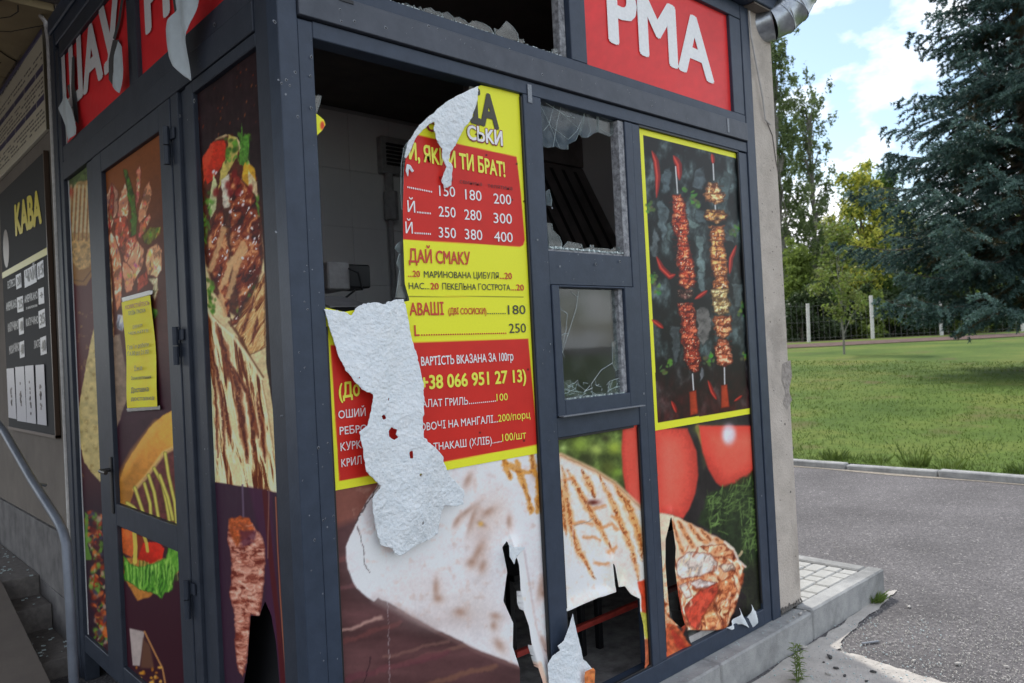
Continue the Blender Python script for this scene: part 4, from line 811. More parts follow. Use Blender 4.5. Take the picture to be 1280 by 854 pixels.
o = sheet('hanging_flap', 'front', fo, fr(503, 180, fo)[0], fr(605, 120, fo)[0], fzb-.02, fz+.02, .0026, M['white_back'], None, rough(up, .6), [], defup, parent=mp_, thick=.0014); o['label'] = 'small folded flap at the torn top corner'
sc = [(508.5, 205), (513, 206.5), (517.5, 214), (515, 216), (511, 211), (510, 222), (507, 214)]
sheet('torn_scrap', 'front', .01, fr(505, 210, .01)[0], fr(519, 210, .01)[0], fr(510, 225, .01)[1], fr(510, 202, .01)[1], .003, M['white_back'], None, sc, (), None, parent=mp_, thick=.0012)
def paint_scrap(cv): cv.fill(YEL); cv.blot(403, 157, 3, 6, RED, .9, 0, 2)
ys = sheet('menu_poster_scrap', 'front', OF, .108, .155, fr(394, 174, OF)[1], fr(394, 138, OF)[1], .003, FM, paint_scrap, [(380, 140), (393.5, 141), (397, 143), (405, 150), (407, 156), (403, 163), (393, 173), (380, 175)], (), None, GF)
tag(ys, 'tiny yellow scrap of poster still stuck to the corner post', 'scrap')
# ---- upper red signs
def paint_red(cv): cv.fill((190, 50, 50)); cv.mul(.06, 40, 3); cv.mul(.04, 6, 5)
def defred(P): return .002*(fbm(P[:, 0]*5, P[:, 1]*5, 2)-.5)*2
rs = sheet('red_sign', 'front', OF, 1.352, 2.480, 2.745, 3.258, .012, FM, paint_red, None, (), defred, GF); tag(rs, 'red sign panel with large white letters РМА above the skewer poster', 'sign')
pa = fr(760, 48.5, OF); pb = fr(892.8, 101.5, OF); 
text('РМА', 'front', OF-.003, (760.5, 49), (892.8, 103), 83, (232, 230, 236), rs, GF, .035)
crackline_pts = [(883, 115), (886, 126), (882, 134)]
def paint_red_side(cv): cv.fill((176, 40, 44)); cv.mul(.08, 30, 3)
hA = [(131, -10), (134, -8), (131, 20), (141, 38), (146, 55), (152, 72), (143, 104), (139, 95), (134, 60), (128, 30)]
s1 = sheet('red_sign', 'left', OF, 1.372, 2.462, 2.768, 3.262, .006, FS, paint_red_side, None, [[(84, 108), (89, 102), (90, 100), (93, 118), (95, 150), (93, 160), (88, 140), (86, 120)]], lambda P: .003*(fbm(P[:, 0]*6, P[:, 1]*6, 2)-.5)*2, GL)
tag(s1, 'slashed red sign panel with pale letters ШАУ over the kiosk door', 'sign')
text('ШАУ', 'left', OF-.007, (79, 141), (152, 72), 66, (190, 188, 190), s1, GL*.9, .04)
s2 = sheet('red_sign', 'left', OF, .16, 1.238, 2.768, 3.262, .006, FS, paint_red_side, None, (), lambda P: .003*(fbm(P[:, 0]*6, P[:, 1]*6, 2)-.5)*2, GL)
tag(s2, 'red sign panel with a long white torn strip hanging off, near the corner', 'sign')
text('РМА', 'left', OF-.007, (182, 42), (282, -52), 78, (190, 188, 190), s2, GL*.9, .04)
BS = mat('film_backing_side', (.50, .56, .60), .45, 0, 20, .1, .2, 30, .4)
DKB = mat('dark_gap_film', (.05, .05, .055), .6)
def side_flap(name, pts, off, amp, parent, m=BS):
    pts = pts; c = [lf(*p, off) for p in pts]; u = [q[0] for q in c]; z = [q[1] for q in c]
    return sheet(name, 'left', off, min(u)-.01, max(u)+.01, min(z)-.01, max(z)+.01, .004, m, None, pts, (), lambda P: amp*np.sin((P[:, 1]-min(z))*7)+amp*.4*np.sin(P[:, 0]*40), parent=parent, thick=.001)
side_flap('hanging_strip', [(224, -25), (262, -25), (255, 0), (251, 18), (246, 38), (242, 50), (239, 62), (238, 80), (235.5, 101), (230, 95), (224, 84), (220, 72), (219, 62), (220, 40), (222, 28), (228, 15), (226, 0)], -.04, .025, s2)
side_flap('torn_gap', [(215, -25), (228, -25), (232, 0), (226, 18), (222, 30), (219, 20), (216, 0)], .012, .0, s2, DKB)
side_flap('hanging_strip', [(83, 110), (88, 125), (92, 140), (95, 152), (97, 160), (93, 168), (85.5, 177), (83, 160), (77, 136), (80, 126)], -.012, .012, s1)
side_flap('hanging_strip', [(150, 52), (156, 60), (155, 85), (153, 100), (150, 117), (145, 112), (141, 108), (146, 90), (147, 70)], -.012, .012, s1)
side_flap('torn_gap', [(141, 50), (149, 50), (147, 90), (142, 108), (136, 100), (136, 75)], .010, 0, s1, DKB)
side_flap('torn_gap', [(152, -5), (155, -5), (150, 30), (144, 50), (141, 48), (147, 28)], .010, 0, s1, DKB)
side_flap('torn_gap', [(90, 72), (93, 70), (93, 105), (96, 125), (98, 155), (93, 150), (89, 110)], .010, 0, s1, DKB)
# ================================================================== SIDE WALL PRINTS
OL = .022
def paint_sidewrap(cv):
    cv.fill((36, 24, 26)); cv.mul(.25, 9, 3)
    for i in range(46): x, y = R_.uniform(244, 320), R_.uniform(70, 190); cv.blot(x, y, .9, R_.uniform(1, 3), R_.choice([(110, 40, 20), (70, 30, 22), (120, 66, 36)]), .7, .3, 2)
    A = lambda *p: Q(230, 140, .3046, *p); B = lambda *p: Q(0, 280, .3514, *p)
    cv.poly([(240, 330), (251, 347), (258, 440), (262, 526), (266, 620), (240, 620)], (74, 16, 20), 2)
    out = A((170, 92), (130, 110), (90, 170), (60, 260), (48, 400), (55, 560), (70, 680), (78, 800)) + [(253, 375), (258, 438), (262, 526), (264, 603), (350, 620), (345, 540), (333, 456), (330, 310), (325, 262), (321, 222), (312, 205), (306, 190), (296, 172)]
    cv.poly(out, (196, 172, 128), 1.3, 1, .6, 8, .14, 7)
    cv.poly(A((60, 250), (90, 160), (130, 115), (195, 90), (220, 150), (250, 210), (300, 260), (320, 400), (330, 600), (260, 854), (190, 830), (120, 740), (75, 560), (58, 400)), (60, 22, 14), 3, .92, 2, 8, .5, 4)
    for pts, c, tx_ in ((((118, 122), (165, 118), (180, 180), (130, 260), (95, 300), (84, 250), (95, 175)), (176, 44, 24), .2), (((75, 190), (110, 130), (125, 140), (95, 240), (80, 300)), (190, 60, 36), .2), (((180, 95), (215, 105), (225, 160), (200, 210), (160, 290), (140, 320), (150, 240), (175, 170)), (176, 160, 84), .2),
                        (((245, 195), (290, 230), (300, 320), (255, 370), (235, 290)), (190, 140, 40), .25), (((262, 240), (300, 290), (302, 390), (262, 372)), (190, 166, 130), .3), (((120, 250), (135, 300), (130, 400), (110, 440), (100, 380)), (176, 180, 132), .2), (((150, 280), (190, 250), (230, 270), (250, 350), (200, 380), (160, 400)), (180, 168, 150), .3)):
        cv.poly(A(*pts), c, 1.5, .95, 1.5, 5, tx_, 4, ((.7, .3), -.2))
    for i in range(170):        # lettuce ruffles
        z_ = R_.choice([(62, 120, 44, 560), (60, 110, 330, 560), (170, 215, 110, 215), (222, 268, 90, 215), (285, 308, 350, 440), (96, 128, 690, 830), (215, 290, 640, 850)])
        x, y = R_.uniform(z_[0], z_[1]), R_.uniform(z_[2], z_[3]) if len(z_) > 3 else 300
        if z_[2] == 44: y = R_.uniform(330, 560)
        (x, y), = A((x, y)); g = R_.uniform(.45, 1.3); cv.blot(x, y, R_.uniform(1, 3), R_.uniform(1.5, 5), (74*g, 118*g, 38*g), .7, R_.uniform(-.8, .8), 2)
    cv.poly(A((226, 215), (228, 130), (236, 45), (240, 100), (262, 95), (268, 130), (262, 190), (240, 220)), (74, 122, 44), 1, .9, 1.5, 4, .4, 3)
    rr = random.Random(4)
    meatp = A((185, 250), (215, 240), (240, 280), (290, 340), (315, 470), (320, 620), (290, 700), (230, 820), (200, 854), (165, 830), (140, 740), (100, 620), (95, 520), (130, 420), (160, 380)) + [(300, 402), (288, 408)]
    cv.marble(meatp, [(44, 10, 8), (84, 26, 14), (112, 42, 22), (150, 78, 44), (196, 138, 92)], (7, 12), 61, 2, 3, (40, 12, 8), 1, .45, 2, (232, 214, 206), .72)
    for i in range(70):
        x, y = rr.uniform(258, 330), rr.uniform(212, 408)
        if not inside(np.array([[x, y]]), meatp)[0]: continue
        cv.blot(x, y, rr.uniform(1, 4), rr.uniform(1, 5), rr.choice([(60, 16, 12), (128, 50, 26), (150, 84, 48), (96, 28, 18), (176, 120, 76), (70, 22, 16)]), .65, rr.uniform(-.5, 1), 1.5)
    for pts in (((165, 480), (140, 560), (110, 650)), ((240, 540), (190, 640), (150, 720)), ((250, 560), (215, 640), (180, 760)), ((200, 600), (165, 700)), ((150, 760), (165, 830))): cv.line(A(*pts), 3.4, (190, 150, 104), .8, 2.5, 2, 5); 
    for x, y in A((190, 410), (240, 380), (265, 395), (275, 415), (225, 475), (260, 515), (285, 535), (240, 600), (170, 600), (130, 250), (120, 245), (235, 330), (290, 520), (225, 490)): cv.blot(x, y, rr.uniform(1, 2.2), rr.uniform(1.2, 3), (226, 214, 220), .85, .6, 2)
    for x, y in A((205, 255), (215, 285), (190, 330), (220, 330), (270, 315), (130, 330), (180, 300)): cv.blot(x, y, 4, 6, (110, 22, 22), .85, .2, 2)
    # folded flatbread
    CRM = [(84, 36, 20), (120, 66, 36), (196, 168, 120), (214, 192, 146), (226, 208, 166), (206, 180, 134)]
    fold = B((708, 240), (725, 290), (760, 330), (800, 370), (850, 410), (890, 480), (930, 540)) + [(333, 500), (350, 620), (264, 603), (261, 520), (257, 430), (252, 360)]
    cv.marble(fold, CRM, (4.2, 46), 71, 1.5, 2, (120, 80, 50), 1, -.16, 1, None, .7, .30, .62)
    cv.marble(B((942, 170), (870, 290), (835, 370), (850, 410), (885, 470), (945, 440)), [(96, 44, 22), (160, 108, 60), (204, 172, 120), (176, 130, 78)], (3.5, 18), 73, 1.5, 2.5, (70, 34, 18), 1, .5, 1, None, .7, .3, .66)
    cv.poly(B((705, 250), (722, 250), (742, 420), (752, 600), (770, 850), (764, 930), (735, 930), (720, 600)), (222, 204, 160), 1.5, .85)
    cv.line(B((815, 350), (860, 410), (890, 475), (935, 545)), 1.6, (80, 40, 20), .8, 2)
    cv.line(B((715, 270), (760, 345), (830, 400), (880, 470), (930, 550)), 2, (226, 208, 166), .8, 2)
    for pts, w_ in (((( 730, 340), (760, 480), (790, 620), (800, 800)), 2.4), (((765, 350), (800, 450), (815, 560)), 3.2), (((810, 480), (840, 560), (860, 700), (880, 850)), 4.6), (((830, 510), (880, 600), (920, 760)), 3.), (((880, 560), (900, 700), (905, 850)), 3), (((745, 430), (770, 640), (775, 830)), 1.6), (((915, 600), (935, 760), (945, 850)), 2.5), (((800, 640), (820, 780)), 2), (((905, 250), (880, 340), (860, 400)), 2), (((920, 330), (895, 430)), 2)):
        q = B(*pts); cv.line(q, w_*1.2, (120, 60, 34), .8, 3, 3, 12, .0, True); cv.line(q, w_*.6, (66, 22, 18), .8, 2, 3, 9, .25, True)
    for x, y in B((865, 740), (905, 745), (906, 800), (890, 640)): cv.blot(x, y, 1.4, 4, (70, 30, 20), .8, 0, 2)
    cv.mul(.1, 2.5, 8)
    # lower print: doner spit
    low_ = [(230, 596), (264, 601.5), (339, 614.5), (360, 618), (380, 900), (230, 900)]
    cv.poly(low_, (52, 34, 46), 1, 1); C_ = lambda *p: Q(0, 560, .3441, *p)
    cv.poly(C_((900, 140), (985, 158), (1000, 400), (1030, 854), (960, 854), (965, 400)), (62, 32, 52), 4, .8)
    cv.line(C_((880, 135), (884, 250)), 1.2, (90, 74, 90), .8, 1); cv.line(C_((960, 160), (985, 420), (1012, 640), (1030, 900)), 3.2, (70, 26, 28), .9, 1.5); cv.line(C_((1000, 180), (1015, 480), (1040, 854)), .8, (150, 90, 60), .8, .8)
    cv.line(C_((975, 150), (972, 400)), .7, (120, 84, 72), .7, .8)
    dn = C_((830, 262), (870, 250), (902, 256), (925, 285), (955, 330), (965, 380), (962, 450), (955, 520), (945, 612), (910, 608), (905, 700), (895, 780), (885, 835), (868, 815), (855, 770), (850, 600), (830, 525), (838, 500), (840, 400), (825, 330))
    cv.marble(dn, [(96, 40, 32), (140, 78, 62), (170, 112, 94), (188, 134, 114), (204, 160, 140)], (7, 5), 91, 1.2, 2.5, (84, 40, 40), 1, .2, 1.5)
    cv.poly(C_((830, 262), (870, 248), (905, 256), (925, 300), (890, 330), (860, 360), (835, 310)), (150, 70, 34), 3, .9, 2, 5, .4, 3)
    cv.poly(C_((870, 300), (930, 300), (925, 345), (880, 360)), (70, 30, 48), 3, .7, 2, 5)
    for i in range(60):
        y = rr.uniform(655, 840); x = 305+rr.uniform(-14, 14)*(1-(y-655)/260); cv.line([(x-rr.uniform(2, 6), y-rr.uniform(-1, 2)), (x, y+1), (x+rr.uniform(2, 6), y-1)], rr.uniform(.5, 1.3), rr.choice([(140, 70, 52), (196, 150, 130), (120, 56, 44)]), .55, 1.2)
OLW = [(313, 770), (324, 770), (331, 752), (339, 770), (345, 803), (349, 854), (356, 930), (290, 930), (305, 854), (309, 830), (311, 800)]
side = sheet('side_window_print', 'left', OL, .150, .676, .24, 2.570, .0032, FS, paint_sidewrap, None, [OLW], lambda P: .003*(fbm(P[:, 0]*6, P[:, 1]*4, 2)-.5)*2, GL)
tag(side, 'tall side window print of a huge meat wrap, doner spit below, beside the corner post', 'poster')
def paint_door(cv):
    k = np.arange(len(cv.P)); cv.fill((112, 62, 30)); t = np.clip((cv.P[:, 1]-230)/260, 0, 1)[:, None]; cv.c = cv.c*(1-t)+np.array([50, 28, 36])*t
    cv.blot(210, 330, 26, 120, (54, 30, 28), .6); cv.mul(.12, 12, 3)
    cv.poly([(141, 420), (150, 418), (157, 460), (160, 495), (150, 525), (141, 545), (136, 480)], (120, 100, 84), 2, 1, 1, 7, .2, 5)
    A = lambda *p: Q(90, 180, .281, *p)
    strips = [(((148, 235), (178, 170), (208, 208), (205, 300), (170, 390), (145, 360)), (152, 108, 88)), (((178, 170), (190, 220), (185, 320), (165, 390), (160, 300)), (150, 62, 44)), (((205, 260), (235, 165), (256, 220), (250, 330), (215, 380), (200, 330)), (170, 112, 84)),
              (((180, 330), (240, 320), (260, 420), (235, 500), (195, 440)), (160, 74, 52)), (((285, 120), (300, 90), (310, 130), (300, 250), (285, 300)), (168, 100, 78)), (((225, 110), (246, 112), (280, 230), (292, 330), (282, 440), (262, 475), (262, 300), (240, 180)), (72, 96, 38)),
              (((320, 200), (345, 160), (358, 225), (330, 320), (300, 362), (290, 330)), (190, 128, 92)), (((300, 350), (345, 310), (355, 330), (320, 400), (295, 420)), (172, 96, 70)), (((250, 420), (285, 400), (295, 440), (240, 540), (215, 470)), (170, 90, 64)), (((310, 410), (345, 372), (395, 370), (392, 400), (345, 450), (320, 440)), (100, 98, 36)),
              (((160, 410), (175, 385), (200, 430), (218, 500), (225, 600), (218, 720), (195, 750), (180, 560)), (190, 118, 82)), (((245, 520), (290, 425), (322, 470), (318, 540), (280, 610), (250, 650), (240, 590)), (204, 136, 102)), (((225, 520), (250, 530), (280, 580), (270, 650), (240, 665), (222, 580)), (206, 130, 96)),
              (((335, 470), (380, 438), (402, 472), (400, 560), (380, 595), (335, 582), (325, 520)), (210, 150, 108)), (((290, 600), (335, 560), (340, 620), (290, 660)), (150, 64, 44)), (((335, 600), (380, 590), (387, 650), (370, 700), (352, 665), (360, 630)), (150, 138, 106)), (((355, 725), (380, 735), (387, 760), (368, 782), (352, 770)), (86, 124, 52)),
              (((148, 420), (160, 420), (178, 600), (190, 860), (165, 860), (155, 600)), (150, 118, 84)), (((200, 755), (230, 760), (240, 800), (225, 840), (195, 820)), (150, 150, 160))]
    for i, (pts, c) in enumerate(strips):
        cv.marble(A(*pts), [tuple(v*.6 for v in c), tuple(v*.9 for v in c), c, tuple(min(250, v*1.12) for v in c), (236, 206, 170) if c[0] > 120 else tuple(min(250, v*1.5) for v in c)], (4.5, 11), 80+i, 1.1, 1.6, (70, 26, 16), 1, .25, 1.2)
    rr = random.Random(9)
    for i in range(120):
        pts, c = rr.choice(strips[:14]); q = A(*pts); mx_ = np.mean(q, 0); a = rr.random()*.8; p = np.array(rr.choice(q))*a+mx_*(1-a)
        cv.blot(p[0], p[1], rr.uniform(.8, 2), rr.uniform(1, 4), tuple(v*rr.choice([.6, .8, 1.25, 1.15]) for v in c), .6, rr.uniform(-.5, .5), 2)
    bun = [(146, 640), (148, 608), (152, 592), (158, 578), (169, 561), (179, 546), (190, 531), (204, 519), (216, 513), (222, 560), (214, 560), (205, 566), (195, 580), (180, 598), (168, 612), (162, 634)]
    cv.poly([(150, 640), (165, 606), (190, 575), (216, 556), (222, 600), (224, 665), (180, 655)], (86, 44, 42), 2, 1, 1, 6, .3, 4)
    cv.poly(bun, (184, 122, 50), 1.5, 1, 1, 8, .12, 7, ((.6, -.8), .25)); cv.line([(152, 596), (168, 566), (196, 530)], 5, (214, 152, 72), .6, 6); cv.line([(168, 612), (182, 597), (205, 566), (217, 560)], 2.6, (206, 172, 104), .7, 2.5)
    C_ = lambda *p: Q(0, 560, .3441, *p)
    for pts in (((490, 145), (505, 190), (520, 235)), ((540, 100), (560, 160), (575, 250)), ((560, 75), (590, 130), (605, 200), (615, 262)), ((600, 20), (612, 100), (635, 200), (642, 280)), ((462, 200), (485, 215), (500, 235)), ((580, 100), (610, 180), (628, 260)), ((525, 130), (545, 200), (548, 245))):
        q = C_(*pts); cv.line(q, 2.6, (120, 110, 44), .8, 1.2); cv.line(q, 1.5, (186, 176, 84), .9, 1.2)
    cv.mul(.06, 2.5, 8)
du = sheet('door_print', 'left', .014, .992, 1.768, .994, 2.512, .0045, FS, paint_door, None, (), None, GL)
tag(du, 'upper door print of chicken strips in flatbread with a cheesy burger beneath', 'poster')
def paint_doorlow(cv):
    cv.fill((52, 26, 36)); t = np.clip((cv.P[:, 1]-690)/120, 0, 1)[:, None]; cv.c = cv.c*(1-t*.3)+np.array([44, 18, 20])*t*.3
    C_ = lambda *p: Q(0, 560, .3441, *p)
    cv.poly(C_((450, 470), (500, 555), (545, 540), (590, 500), (650, 450), (650, 400), (450, 400)), (156, 100, 46), 2, 1, 1, 6, .2, 4)
    cv.poly(C_((438, 290), (480, 300), (500, 350), (480, 400), (445, 380)), (180, 84, 40), 1.5, 1, 1, 6, .2, 4, ((.5, -.5), .3)); cv.poly(C_((490, 310), (530, 330), (540, 380), (500, 400)), (110, 40, 26), 2)
    cv.poly(C_((520, 345), (575, 340), (598, 365), (590, 400), (545, 420), (500, 405)), (176, 36, 22), 1.5, 1, 1, 6, .15, 4, ((.5, -.5), .3))
    cv.line(C_((488, 305), (492, 360), (490, 415)), 2.6, (180, 164, 70), .95, 1.3); cv.line(C_((520, 310), (532, 345), (536, 375)), 2, (176, 160, 66), .95, 1.3)
    let = C_((448, 385), (470, 420), (500, 432), (560, 420), (600, 400), (612, 358), (655, 375), (656, 440), (635, 465), (625, 520), (600, 525), (592, 548), (560, 530), (535, 520), (505, 515), (480, 495), (450, 480))
    cv.marble(let, [(40, 82, 26), (74, 126, 40), (96, 146, 50), (128, 168, 72)], (3.5, 10), 55, 1.2, 2, (40, 70, 24), 1, 0, 2)
    for x0 in range(455, 650, 13): (a, b_), (c, d) = C_((x0, 425+R_.uniform(-20, 20)), (x0+R_.uniform(-6, 10), 505-R_.uniform(0, 40))); cv.line([(a, b_), (c, d)], .9, (50, 96, 28), .6, 1.2, 1, 4); cv.line([(a+2, b_), (c+2, d)], .6, (140, 178, 88), .5, 1, 1, 4)
    cv.poly(C_((470, 655), (525, 668), (508, 792), (482, 790)), (150, 136, 130), 1.5, 1, 0, 6, .1, 6); cv.line(C_((525, 668), (560, 740), (590, 800), (600, 854)), 1.2, (170, 120, 70), .8, 1.2); cv.poly(C_((520, 690), (545, 720), (560, 800), (510, 800)), (84, 56, 44), 3)
    for i in range(26): x, y = C_((R_.uniform(490, 590), R_.uniform(790, 880)))[0]; cv.blot(x, y, R_.uniform(1.5, 3.5), R_.uniform(1.5, 3), R_.choice([(186, 128, 44), (150, 92, 30), (206, 156, 70)]), .85, 0, 2)
dl = sheet('door_print', 'left', .014, .992, 1.768, .256, .904, .0055, FS, paint_doorlow, None, (), None, GL)
tag(dl, 'lower door print of tomato, lettuce, bun bottom and a bag of fries', 'poster')
def paint_narrow(cv):
    cv.fill((66, 24, 28)); t = np.clip((cv.P[:, 1]-560)/80, 0, 1)[:, None]; cv.c = cv.c*(1-t)+np.array([40, 26, 34])*t
    cv.poly([(76, 215), (118, 190), (120, 240), (90, 250), (76, 260)], (66, 84, 44), 3, .9, 3, 5, .6, 3)
    cv.poly([(78, 330), (80, 300), (120, 300), (118, 340), (108, 357), (96, 357), (84, 348)], (120, 84, 44), 1.5); cv.line([(82, 338), (92, 350), (104, 352), (116, 336)], .8, (80, 50, 26), .8, 1)
    cv.poly([(82, 250), (96, 228), (114, 224), (118, 300), (112, 334), (98, 337), (84, 320)], (150, 120, 76), 1.5, 1, 2, 5, .4, 3)
    for x in (86, 91, 96, 101, 106, 111): cv.line([(x+3, 232), (x, 290)], 1.2, (170, 160, 130), .8, 1.2); cv.line([(x+5, 236), (x+2, 300)], .8, (120, 70, 36), .7, 1)
    cv.blot(88, 240, 4, 7, (150, 50, 36), .8)
    cv.poly([(122, 390), (113, 428), (105, 470), (99, 505), (97, 530), (100, 555), (105, 578), (114, 590), (124, 602), (140, 600), (140, 390)], (168, 150, 98), 1.4, 1, 1, 6, .18, 6); cv.speck([(97, 390), (140, 390), (140, 600), (97, 600)], (126, 100, 50), 6, .6, .6, 3, 6)
    rr = random.Random(12)
    for i in range(420):
        y = rr.uniform(640, 880); cxx = 118+(y-640)*.06; x = cxx+rr.uniform(-1, 1)*(9+4*math.sin((y-640)*.08)) ; c = rr.choice([(74, 110, 36), (120, 46, 24), (150, 130, 110), (84, 26, 22), (176, 90, 44), (60, 24, 32), (90, 130, 48), (150, 52, 22), (50, 50, 70)])
        cv.blot(x, y, rr.uniform(1, 4), rr.uniform(1, 5), c, .8, rr.uniform(-1, 1), 2)
    cv.poly([(106, 640), (110, 644), (110, 680), (115, 700), (106, 700)], (84, 124, 44), 1.5, .8, 1, 5)
nl = sheet('side_window_print', 'left', OL, 2.022, 2.462, .235, 2.612, .006, FS, paint_narrow, None, (), None, GL)
tag(nl, 'narrow print with fries plate, wrap tip and salad left of the door', 'poster')
# taped yellow notice
def paint_notice(cv):
    cv.fill((196, 178, 40)); cv.mul(.06, 14, 3)
    cv.line([(154, 372), (154, 512)], 1.2, (150, 146, 110), .5, 2)
nb = [(154, 378), (190, 369), (199, 508), (161, 510)]
nt_ = sheet('yellow_notice', 'left', .008, *[], u0=lf(201, 440, .008)[0], u1=lf(152, 440, .008)[0], z0=lf(180, 512, .008)[1], z1=lf(180, 366, .008)[1]+.05, cell=.004, m=FS, paint=paint_notice, keep=nb, deform=lambda P: .003+.004*np.sin(P[:, 1]*14), gain=GL)
tag(nt_, 'yellow paper notice taped across the upper glass of the door', 'notice')
for b_, A_, B_, h, c in (('КОРИСТУЙТЕСЬ', (157, 387), (187, 381), 5, (150, 90, 30)), ('БУДЬ ЛАСКА', (161, 394), (182, 390), 4.5, (90, 90, 50)), ('ДЗВІНКОМ', (166, 411), (178, 408), 3.5, (110, 100, 50)), ('ЧЕКАЙТЕ', (161, 419), (186, 415), 3.5, (110, 100, 50)), ('Графік роботи', (160, 437), (186, 433), 5, (90, 84, 50)), ('ГА.00 до 21.00', (160, 445), (186, 442), 5, (90, 84, 50)), ('Їжа', (168, 464), (178, 462), 5, (90, 84, 50)), ('Замовлення', (164, 475), (189, 473), 4, (90, 84, 50)), ('Доставка', (164, 491), (186, 489), 6, (84, 80, 60)), ('доставка', (164, 501), (193, 500), 5, (120, 112, 80))):
    text(b_, 'left', .0, A_, B_, h, c, nt_, GL, .01)
tp = mat('clear_tape', (.28, .27, .25), .25, 0, 30, .1)
side_flap('tape', [(152, 372), (191, 362), (191, 368), (153, 378)], .004, .0, nt_, tp); side_flap('tape', [(158, 511), (200, 507), (200, 512), (159, 515)], .004, 0, nt_, tp)
# ================================================================== BUILDING BEHIND, ITS BOARDS, STEPS, RAIL, CANOPY
shop = empty('shop_building', (0, 2.6, 0), 'dim brown plastered building wall adjoining the kiosk on the left', 'building')
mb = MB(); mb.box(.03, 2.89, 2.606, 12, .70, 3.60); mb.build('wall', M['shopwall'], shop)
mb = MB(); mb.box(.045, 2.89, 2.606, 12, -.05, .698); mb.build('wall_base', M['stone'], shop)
st = None
for r_i, (z0, z1) in enumerate(((-.04, .33), (.336, .695))):
    y = 2.61-(.2 if r_i else 0)
    while y < 8:
        y0, y1 = max(y, 2.61), y+.60
        mb = MB(); mb.box(.018+rnd.uniform(-.003, .003), .045, y0+.002, y1-.003, z0, z1, .002); mb.build('stone_slab', M['stone'], shop); y = y1
mb = MB(); mb.box(-.15, 2.9, -.1+2.62, 12, 3.602, 3.75, .004); mb.build('roof', M['shopwall'], shop)
mb = MB(); mb.tube([(-.006, 2.622, .1), (-.006, 2.622, 3.40), (-.012, 2.64, 3.50), (-.02, 2.70, 3.553)], .011, 8); tag(mb.build('wall_conduit', M['cable']), 'thin pale conduit running up the wall joint beside the kiosk frame', 'conduit')
can = empty('canopy', (-1.2, 1, 3.6), 'old yellowish cracked board canopy overhead on the left', 'canopy')
cb = mat('old_yellowish_boards', (.26, .20, .11), .85, 0, 3.2, .3, .3, 40, .2, col2=(.38, .30, .17), detail=12)
for i in range(14):
    y = 2.61+i*.62; mb = MB(); mb.box(-2.6, .028, y+.004, y+.615, 3.56+rnd.uniform(-.003, .003), 3.60, .002); mb.build('ceiling_board', cb, can)
mb = MB()
for i in range(16):                      # dark cracks in the boards
    x, y = rnd.uniform(-.9, -.02), rnd.uniform(2.7, 5.5); a = rnd.uniform(0, 6.3); p = [(x, y, 3.5585)]
    for k in range(6): a += rnd.uniform(-.7, .7); x += .09*math.cos(a); y += .09*math.sin(a); p.append((min(x, .02), y, 3.5585))
    mb.tube(p, .0035, 4)
tag(mb.build('crack', M['hole'], can), kind='stuff')
mb = MB(); mb.box(-2.62, -2.5, -.6, 11, 3.25, 3.9); mb.box(-2.62, .02, 2.52, 11.3, 3.605, 3.75); mb.build('shade_fascia', M['shopwall'], can)  # deep outer edge is out of view, added to darken the side wall
mb = MB(); mb.box(-2.5, -.105, -.55, 2.515, 3.62, 3.70); mb.build('shade_roof_sheet', M['metal_side'], can)  # unseen extension over the door, added to shade the side wall
for y in (1.0, 6.0): 
    mb = MB(); mb.box(-2.6, -2.5, y, y+.1, 0, 3.56, .004); mb.build('post', M['metal_side'], can)
# boards
def wallrect(name, y0, y1, z0, z1, x, m, parent=None, t=.012, b=.001):
    mb = MB(); mb.box(x, x+t, y0, y1, z0, z1, b); return mb.build(name, m, parent)
wb = ink('faded_board_white', (120, 116, 104), 3.2); bb = ink('faded_board_blue', (42, 40, 66), 2.2); gb = ink('faded_board_grey', (66, 62, 58), 2.2)
board = wallrect('timetable_board', 2.80, 4.30, 2.965, 3.50, .008, wb, None, .02); tag(board, 'faded white board with dark blue bars high on the shop wall', 'board')
wallrect('frame_strip', 2.795, 4.30, 3.501, 3.53, .004, bb, board, .026); wallrect('frame_strip', 2.785, 2.799, 2.96, 3.53, .004, ink('frame_olive', (60, 54, 40), 2), board, .026)
for z in (3.30, 3.135):
    y = 2.83
    for wd in (.20, .30, .30, .30, .28): wallrect('blue_bar', y, y+wd-.02, z, z+.035, .0065, bb, board, .002, 0); y += wd
text('АВТОВОКЗАЛ', 'left', .0066, (1, 121), (26, 83), 14, (40, 34, 40), board, 2.2, .02)
mb = MB()
for z in (3.40, 3.37, 3.26, 3.235, 3.21, 3.185, 3.09, 3.065, 3.04, 3.015):
    y = 2.84
    while y < 4.25:
        l = rnd.uniform(.02, .07)
        if rnd.random() < .8: mb.box(.0066, .0078, y, y+l, z, z+.009)
        y += l+.02
tag(mb.build('small_print', gb, board), kind='stuff')
# coffee menu
mo_ = .006; kb = ink('coffee_board_black', (18, 18, 22), 1., .75)
kz1, kz0 = 2.86, 1.25
coffee = wallrect('coffee_board', 2.885, 4.22, 1.255, 2.855, mo_, kb, None, .02); tag(coffee, 'black coffee price board headed КАВА in yellow on the shop wall', 'menu board')
wallrect('yellow_stripe', 2.885, 4.22, 2.275, 2.315, mo_-.0018, ink('stripe_yellow', (140, 132, 40), 2.), coffee, .0018, 0)
wallrect('edge_strip', 2.87, 2.8845, 1.24, 2.86, 0.0, ink('edge_brown', (52, 38, 28), 1.8), coffee, .026); wallrect('edge_strip', 2.87, 4.23, 1.236, 1.2545, .0, ink('edge_brown', (52, 38, 28), 1.8), coffee, .026)
def tl_(b, A, B, h, c, bold=.02): return text(b, 'left', mo_-.0022, A, B, h, c, coffee, GL, bold)
tl_('КАВА', (19.5, 294), (52.5, 277), 36, (182, 166, 44), .05)
